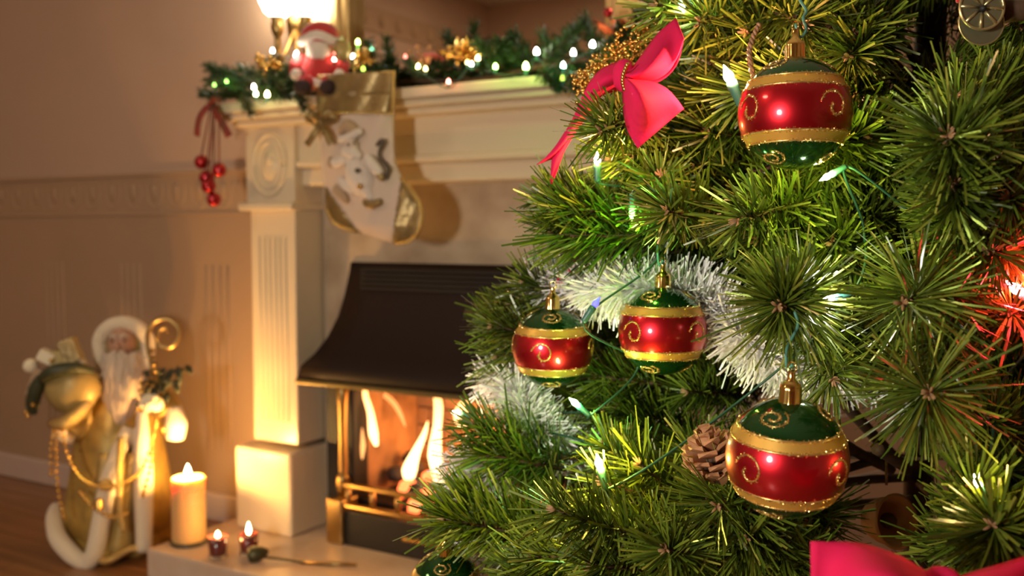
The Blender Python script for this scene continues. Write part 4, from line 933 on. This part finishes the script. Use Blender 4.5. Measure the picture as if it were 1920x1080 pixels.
for i, s_ in enumerate(BAUB):
    r_, Mx = bauble_at(i, s_, src); src = src or r_; BROOT.append((r_, Mx, s_))
bpy.context.view_layer.update()
for i, (r_, Mx, s_) in enumerate(BROOT):
    inv = r_.matrix_basis.inverted(); top = r_.matrix_basis @ V((0, 0, .066))
    P_ = [inv @ V(p) for p in smooth_path([top + V((0, 0, -.002))] + [at(x, y, s_[2] + .004*j) for j, (x, y) in enumerate(HOOK[i][1:])], 24)]
    me = MB().tube(P_, .0011 if i != 2 else .0008, 7); o = me.build('hook', 'wire' if i != 2 else 'cable', None); o.parent = r_
    for pc_ in HOOK[i][1:-1][:2]: pass

# ------------------------------------------------------------------ red velvet bows
def sheet(root, name, A, B, bulge, d0, n=16, m=10, twist=0.0, ripple=.002, mt='redvelvet'):
    A_ = smooth_path([V((x, y, 0)) for x, y in A], n); B_ = smooth_path([V((x, y, 0)) for x, y in B], n); rows = []
    for i in range(n):
        u = i / (n - 1); row = []
        for j in range(m + 1):
            v = j / m; p = A_[i].lerp(B_[i], v); dd = d0 - bulge * math.sin(math.pi * v) * math.sin(math.pi * min(1, u*1.0 + .15)) + twist * (v - .5) * u + ripple * math.sin(v*9 + u*2) * (1 - u*.6)
            row.append(at(p.x, p.y, dd))
        rows.append(row)
    return MB().grid(rows).build(name, mt, root, solid=.0012)
c = at(1168, 142, .84)
b1 = thing('red_bow', 'red velvet bow with forked tail and gold bead tie, before the mantel', 'bow', c)
sheet(b1, 'upper_loop', [(1168, 132), (1185, 128), (1209, 96), (1235, 62), (1268, 34)], [(1170, 150), (1200, 152), (1236, 146), (1264, 120), (1282, 72)], .030, .795, twist=-.03)
sheet(b1, 'upper_loop', [(1172, 140), (1195, 130), (1225, 110), (1255, 92), (1276, 60)], [(1172, 152), (1205, 158), (1240, 150), (1268, 122), (1281, 80)], -.016, .82)
sheet(b1, 'lower_loop', [(1170, 150), (1168, 180), (1172, 225), (1182, 255), (1196, 278)], [(1176, 146), (1210, 150), (1246, 164), (1268, 185), (1282, 204)], .036, .785, twist=.02, ripple=.005)
sheet(b1, 'lower_loop', [(1172, 150), (1174, 185), (1180, 225), (1190, 250), (1202, 270)], [(1176, 148), (1210, 158), (1240, 172), (1262, 192), (1276, 208)], -.014, .815)
sheet(b1, 'left_loop', [(1172, 122), (1158, 117), (1128, 130), (1108, 152), (1090, 185)], [(1168, 168), (1150, 172), (1130, 178), (1112, 195), (1096, 208)], .024, .83)
sheet(b1, 'left_loop', [(1170, 126), (1150, 124), (1124, 140), (1106, 162), (1092, 188)], [(1166, 160), (1148, 166), (1126, 176), (1110, 190), (1098, 204)], -.012, .875)
sheet(b1, 'tail', [(1088, 188), (1073, 225), (1058, 250), (1040, 277), (1022, 296), (1006, 309)], [(1118, 204), (1090, 232), (1070, 262), (1052, 284), (1042, 296), (1032, 298)], .008, .868, twist=.01)
sheet(b1, 'tail', [(1066, 252), (1050, 275), (1038, 290), (1034, 312), (1033, 344)], [(1070, 262), (1058, 284), (1050, 306), (1044, 322), (1034, 345)], .004, .868)
bd_ = None
for j, a in enumerate(np.linspace(-.2, 2.6, 9)): 
    o = MB().ell(at(1172 - 7*math.sin(a) + 3, 122 + j*5.6, .775), .0022, 8).build('tie_bead', 'gbead', b1)
MB().ell(at(1170, 142, .80), (.010, .010, .014), 12).build('knot', 'redvelvet', b1)
c = at(1765, 1100, .50)
b2 = thing('red_bow', 'large red velvet bow at the bottom of the tree below the lowest big bauble', 'bow', c)
sheet(b2, 'left_loop', [(1760, 1088), (1700, 1050), (1650, 1030), (1600, 1018), (1520, 1015)], [(1760, 1135), (1690, 1150), (1620, 1155), (1560, 1150), (1521, 1128)], .035, .50, twist=.0)
sheet(b2, 'left_loop', [(1758, 1092), (1700, 1060), (1650, 1042), (1600, 1032), (1526, 1024)], [(1758, 1135), (1690, 1145), (1620, 1148), (1560, 1145), (1523, 1122)], -.02, .53)
sheet(b2, 'right_loop', [(1775, 1092), (1830, 1072), (1880, 1058), (1930, 1042), (2000, 1022)], [(1775, 1135), (1830, 1150), (1890, 1155), (1950, 1150), (2005, 1120)], .035, .50)
sheet(b2, 'tail', [(1750, 1120), (1720, 1180), (1690, 1250)], [(1775, 1125), (1765, 1190), (1750, 1260)], .01, .51); sheet(b2, 'tail', [(1765, 1120), (1790, 1180), (1810, 1250)], [(1790, 1122), (1830, 1180), (1870, 1240)], .01, .51)
MB().ell(at(1767, 1112, .495), (.013, .010, .014), 14).build('knot', 'redvelvet', b2)
for j in range(7): MB().ell(at(1767, 1094 + j*6, .482), .0022, 8).build('tie_bead', 'gbead', b2)
c = at(1085, 500, .99)
b3 = thing('red_bow', 'small red bow half hidden behind the white tinsel, left of the middle baubles', 'bow', c)
sheet(b3, 'loop', [(1095, 500), (1100, 480), (1112, 468)], [(1100, 520), (1112, 510), (1122, 488)], .015, .99); sheet(b3, 'loop', [(1090, 500), (1070, 500), (1046, 515)], [(1090, 520), (1068, 530), (1042, 540)], .015, .985); sheet(b3, 'loop', [(1088, 500), (1075, 490), (1085, 478)], [(1100, 512), (1100, 500), (1106, 482)], .012, .975)
MB().ell(at(1094, 508, .98), .007, 10).build('knot', 'redvelvet', b3)

# ------------------------------------------------------------------ white tinsel garland, winding round the tree
tw = [at(p[0], p[1], p[2] - .035) for p in ((1005, 548, 1.10), (1060, 532, 1.04), (1130, 545, .975), (1200, 540, .935), (1290, 552, .925), (1355, 590, .915), (1400, 640, .90), (1470, 680, .90), (1540, 695, .915), (1610, 690, .93), (1690, 690, .98), (1790, 680, 1.02), (1900, 640, 1.05))]
behind = [V((TX + .46*math.cos(a), TY + .46*math.sin(a), z)) for a, z in ((cang + 1.7, .70), (cang + 2.5, .68), (cang + 3.4, .66), (cang + 4.2, .65))]
tw2 = [at(*p) for p in ((925, 708, 1.06), (965, 735, 1.02), (985, 775, 1.0), (1015, 810, 1.0), (1060, 835, 1.01), (1120, 850, 1.03))]
tw3 = [at(*p) for p in ((870, 860, 1.02), (900, 905, 1.0), (925, 935, 1.0))]; tw4 = [at(*p) for p in ((885, 1035, .98), (930, 1050, .96), (990, 1062, .98))]
tin = thing('tinsel_garland', 'white tinsel garland winding round the tree behind the middle baubles', 'tinsel', tw[4])
full = tw + behind + tw2 + [V((TX + .5*math.cos(a), TY + .5*math.sin(a), z)) for a, z in ((cang + 1.9, .56), (cang + 3.1, .52), (cang + 4.3, .48))] + tw3 + [V((TX + .5*math.cos(a), TY + .5*math.sin(a), z)) for a, z in ((cang + 3.1, .44),)] + tw4
MB().tube(smooth_path(full, 260), .0018, 6).build('core', 'tinselcore', tin)
def fil(paths, n, ln, seed):
    rng = np.random.default_rng(seed); VS = []
    for P_, share in paths:
        S_ = np.array([list(p) for p in smooth_path(P_, 160)]); m_ = int(n * share); ix = rng.integers(0, 159, m_); f = rng.random((m_, 1)); p0 = S_[ix] * (1-f) + S_[ix+1] * f
        tg = S_[np.minimum(ix+1, 159)] - S_[ix]; tg /= np.linalg.norm(tg, axis=1)[:, None] + 1e-9
        d = rng.normal(0, 1, (m_, 3)); d -= tg * np.sum(d*tg, 1)[:, None] * .75; d /= np.linalg.norm(d, axis=1)[:, None]
        l = ln * rng.uniform(.55, 1.1, (m_, 1)); sd = np.cross(d, rng.normal(0, 1, (m_, 3))); sd /= np.linalg.norm(sd, axis=1)[:, None]; w_ = .00075
        cv = rng.normal(0, .12, (m_, 3)) * l; p1 = p0 + d*l*.5 + cv*.2; p2 = p0 + d*l + cv
        VS.append(np.stack([p0 - sd*w_, p0 + sd*w_, p1 - sd*w_, p1 + sd*w_, p2 - sd*w_, p2 + sd*w_], 1).reshape(-1, 3))
    vs = np.concatenate(VS); nn = len(vs) // 6; b_ = np.arange(nn)[:, None] * 6
    return vs, np.concatenate([b_ + np.array([0, 1, 3, 2]), b_ + np.array([2, 3, 5, 4])], 1).reshape(-1, 4)
vs, fs = fil([(tw, .66), (tw2, .20), (tw3, .06), (tw4, .08)], 14000, .034, 3)
o = bpy.data.objects.new('filaments', mesh_np('filaments', vs - np.array(list(ORIG[tin.name])), fs, 'tinsel')); COL.objects.link(o); o.parent = tin; o['kind'] = 'stuff'
# gold bead and lametta garland behind the bow
gt = thing('bead_garland', 'fine gold bead garland hanging over branches behind the red bow with tails', 'garland', at(1180, 90, .93))
rng = random.Random(8); pth = smooth_path([at(*p) for p in ((1245, 40, .93), (1215, 62, .92), (1185, 80, .92), (1155, 100, .92), (1110, 135, .93), (1090, 160, .95), (1120, 150, .96), (1170, 118, .95), (1212, 92, .95))], 150)
MB().tube(pth, .0007, 5).build('thread', 'gbead', gt)
q = MB()
for p in pth:
    for _ in range(3): q.ell(p + V((rng.gauss(0, .006), rng.gauss(0, .006), rng.gauss(0, .006))), rng.uniform(.0012, .0026), 6)
q.build('beads', 'gbead', gt, kind='stuff')

# ------------------------------------------------------------------ light string on the tree
ls = thing('tree_lights', 'string of green cabled mini lights with glowing bulbs wound around the tree', 'fairy lights', at(1368, 147, .78))
TL = [  # px, py, depth, direction on the picture of the bulb tip, colour, strength, light power, lit colour
    (1368, 147, .78, (-.4, -1), (1, .80, .72), 60, .34, (1, .46, .22), 1.35), (1553, 330, .72, (-.8, .45), (.85, 1, .45), 45, .12, (.85, 1, .2), .8), (1120, 303, .86, (0, -1), (1, .86, .52), 40, .07, (1, .62, .14), 1.0), (1560, 558, .72, (-.9, .2), (1, .96, .86), 40, .06, (1, .92, .75), .8),
    (1124, 872, .80, (-.25, -1), (1, .86, .42), 55, .20, (1, .76, .12), 1.1), (1080, 757, .88, (-.6, -.5), (.70, 1, .70), 40, .07, (.35, 1, .25), .9), (1835, 908, .60, (-.4, -1), (1, .82, .45), 40, .022, (1, .66, .20), .75), (1910, 545, .68, (-.7, -.6), (1, .22, .26), 40, .34, (1, .03, .04), 1.2),
    (1115, 572, .86, (.55, -.8), (.16, .16, .85), 1.2, .0, None, 1.0), (1185, 398, .84, (0, 1), (.35, 1, .2), 6, .05, (.35, 1, .08), .9), (1278, 10, .86, (.3, .8), (.9, 1, .8), 25, .04, (.8, 1, .4), .8), (860, 775, 1.04, (-1, -.2), (1, .85, .6), 30, .03, (1, .7, .3), 1.0), (1165, 262, .86, (-1, .5), (1, .85, .45), 10, .03, (1, .75, .2), .6)]
wp = []
for px, py, d, (dx, dy), c, s, pw, lc, sc in TL:
    p = at(px, py, d); dirn = (RT*dx - UP*dy + FW*.15).normalized(); X = Matrix.Translation(p) @ frame(dirn)
    sc *= .72; L_ = .0042 * sc
    so = MB().lathe([(.0026*sc, -.026*sc), (.0040*sc, -.024*sc), (.0044*sc, -.010*sc), (.0050*sc, -.009*sc), (.0047*sc, -.003*sc), (.0036*sc, -.003*sc)], 14, X=X).build('socket', 'socket', ls)
    MB().lathe([(L_*.75, -.003*sc), (L_*1.05, .001*sc), (L_, .004*sc), (L_*.6, .007*sc), (L_*.4, .0095*sc), (L_*.12, .0125*sc), (0, .013*sc)], 14, X=X).build('bulb', bm(c, s), so)
    if pw: light('mini_bulb_light', 'POINT', p + dirn*.006*sc - FW*.008, pw * 4, lc, .005, parent=ls)
    wp.append(X @ V((0, 0, -.026*sc)))
order = [10, 0, 12, 2, 9, 8, 5, 11, 4, 3, 1, 7, 6]
path = []
for a_, b_ in zip(order[:-1], order[1:]):
    p, q_ = wp[a_], wp[b_]; m_ = (p + q_) / 2; m_ = m_ + (V((TX, TY, m_.z)) - m_).normalized() * .06
    path += [p, m_]
path.append(wp[order[-1]]); MB().tube(smooth_path(path, 200), .0011, 6).build('cable', 'cable', ls)

# ------------------------------------------------------------------ small tree ornaments
def cone(px, py, d, L_, dirn, lab):
    p = at(px, py, d); t = thing('pine_cone', lab, 'pine cone', p); X = Matrix.Translation(p) @ frame(dirn)
    MB().lathe([(0, 0), (.006, .002), (.010, L_*.3), (.008, L_*.7), (0, L_)], 10, X=X).build('core', 'twig', t)
    for i in range(44):
        u = i / 44; a = i * 2.39996; r_ = .021 * (math.sin(math.pi * min(1, .18 + u*.80))) ; z = L_ * u; o_ = V((math.cos(a), math.sin(a), 0)); s = V((-math.sin(a), math.cos(a), 0))
        r0, r1 = o_*.006 + V((0, 0, z)), o_*r_ + V((0, 0, z + .007)); w_ = .0042 + .003*math.sin(math.pi*u)
        MB().add([r0 - s*.002, r0 + s*.002, r1 + s*w_, r1 - s*w_, r1 + o_*.0035 + V((0, 0, .003)), r0 - s*.002 + V((0, 0, .003)), r0 + s*.002 + V((0, 0, .003)), r1 + s*w_ + V((0, 0, .0035)), r1 - s*w_ + V((0, 0, .0035))],
                 [(0, 1, 2, 3), (3, 2, 4), (5, 8, 7, 6), (8, 4, 7), (0, 3, 8, 5), (1, 6, 7, 2), (3, 4, 8), (2, 7, 4)], 0, False, X).build('scale', 'cone', t)
cone(1352, 905, .715, .036, (-RT*.30 + UP*.9 - FW*.1), 'brown pine cone tucked in the branches left of the lowest big bauble')
# made-up bell, stands in for tan background glimpsed through a gap in the branches
c = at(1662, 976, .92); bl = thing('gap_stand_in_bell', 'made-up round tan bell standing in for background seen between lower branches', 'ornament', c)
X = Matrix.Translation(c) @ frame((RT*.38 - FW*.9 + UP*.15)) @ Matrix.Scale(.66, 4)
MB().lathe([(.0, -.034), (.014, -.033), (.026, -.024), (.033, -.006), (.036, .014), (.040, .020), (.036, .021), (.031, .012), (.026, -.008), (.016, -.022), (0, -.026)], 28, X=X).build('bell', 'wood', bl); MB().ell(X @ V((0, 0, .004)), .008, 10).build('clapper', 'twig', bl); MB().tube([c + UP*.034, c + UP*.06], .0014, 6).build('cord', 'cord', bl)
# twisted cords
def twisted(pts, lab, par_=None):
    P_ = smooth_path([at(*p) for p in pts], 60); t = thing('twisted_cord', lab, 'cord', P_[0])
    for ph in (0, math.pi):
        MB().tube([p + (RT*math.cos(i*.75 + ph) + FW*math.sin(i*.75 + ph))*.0011 for i, p in enumerate(P_)], .0013, 6).build('strand', 'cord', t)
twisted([(1424, 45, .72), (1412, 70, .72), (1405, 100, .72), (1412, 140, .725), (1430, 180, .75)], 'thin twisted brown and gold cord hanging left of the highest bauble')
twisted([(1632, 180, .80), (1636, 215, .80), (1630, 250, .80), (1640, 290, .81)], 'thin twisted brown and gold cord hanging right of the highest bauble')
# tin locomotive ornament
lc0 = at(1850, 30, .66); lo = thing('toy_engine', 'painted tin toy engine ornament with a spoked wheel at the top right of the tree', 'ornament', lc0)
ld = (RT*.95 - FW*.2).normalized(); XX = Matrix.Translation(lc0) @ Matrix(((ld.x, -UP.x, -FW.x, 0), (ld.y, -UP.y, -FW.y, 0), (ld.z, -UP.z, -FW.z, 0), (0, 0, 0, 1)))
u_ = .66 / FPX
def W3(px, py, f=0.0): return at(px, py, .66 - f)
def disc(cx, cy, r, f0, f1, n=40): 
    q = MB(); rows = [[W3(cx + rr*math.cos(a), cy + rr*math.sin(a), f) for a in np.linspace(0, 2*math.pi, n, endpoint=False)] for rr, f in ((r*.98, f0), (r, f0 + .0006), (r, f1 - .0006), (r*.98, f1))]
    q.grid(rows, closed=True); o_ = len(q.v) ; q.f.append(tuple(range(n))); q.m.append(0); q.sm.append(False); q.f.append(tuple(range(3*n, 4*n))); q.m.append(0); q.sm.append(False); return q
wh2 = disc(1840, 42, 42, -.004, .003).build('back_wheel', 'pewter', lo)
MB().tube([W3(1840 + 42*math.cos(a), 42 + 42*math.sin(a), .003) for a in np.linspace(0, 6.2832, 40)], .0006, 6).build('wheel_edge', 'tinrim', wh2)
wh = disc(1841, 14, 42, .004, .010).build('wheel', 'pewter', lo)
MB().tube([W3(1841 + 41*math.cos(a), 14 + 41*math.sin(a), .0105) for a in np.linspace(0, 6.2832, 48)], .0010, 6).build('rim', 'tinrim', wh)
for j in range(8):
    a = j*math.pi/4 + .06; MB().tube([W3(1841 + 6*math.cos(a), 14 + 6*math.sin(a), .0104), W3(1841 + 40*math.cos(a), 14 + 40*math.sin(a), .0104)], [.0008, .0013], 6).build('spoke', 'tinrim', wh)
MB().lathe([(0, .004), (.0018, .0035), (.0024, .001), (.0024, -.001)], 14, X=Matrix.Translation(W3(1841, 17, .0105)) @ frame(-FW)).build('hub', 'soot', wh)
q = MB(); q.tube([W3(1868, 22, -.006), W3(1960, 10, -.010)], .0085, 16); q.build('boiler', 'twig', lo)
q = MB(); q.add([W3(1885, -4, .0), W3(1975, -14, .0), W3(1975, 10, .0), W3(1885, 18, .0), W3(1885, -4, -.016), W3(1975, -14, -.016), W3(1975, 10, -.016), W3(1885, 18, -.016)], [(0, 1, 2, 3), (7, 6, 5, 4), (0, 4, 5, 1), (1, 5, 6, 2), (2, 6, 7, 3), (3, 7, 4, 0)], 0, False); q.build('running_board', 'pewter', lo, bevel=.0008)
q = MB(); q.add([W3(1792, 6, .002), W3(1806, 4, .002), W3(1806, -60, .002), W3(1792, -60, .002), W3(1792, 6, -.016), W3(1806, 4, -.016), W3(1806, -60, -.016), W3(1792, -60, -.016)], [(0, 1, 2, 3), (7, 6, 5, 4), (0, 4, 5, 1), (1, 5, 6, 2), (2, 6, 7, 3), (3, 7, 4, 0)], 0, False); q.build('cab', 'redfelt', lo, bevel=.001)

# prototypes never placed are not part of the scene
for s_ in SPR + STAR + GSP:
    if s_.parent is None:
        for ch in list(s_.children): bpy.data.objects.remove(ch)
        bpy.data.objects.remove(s_)
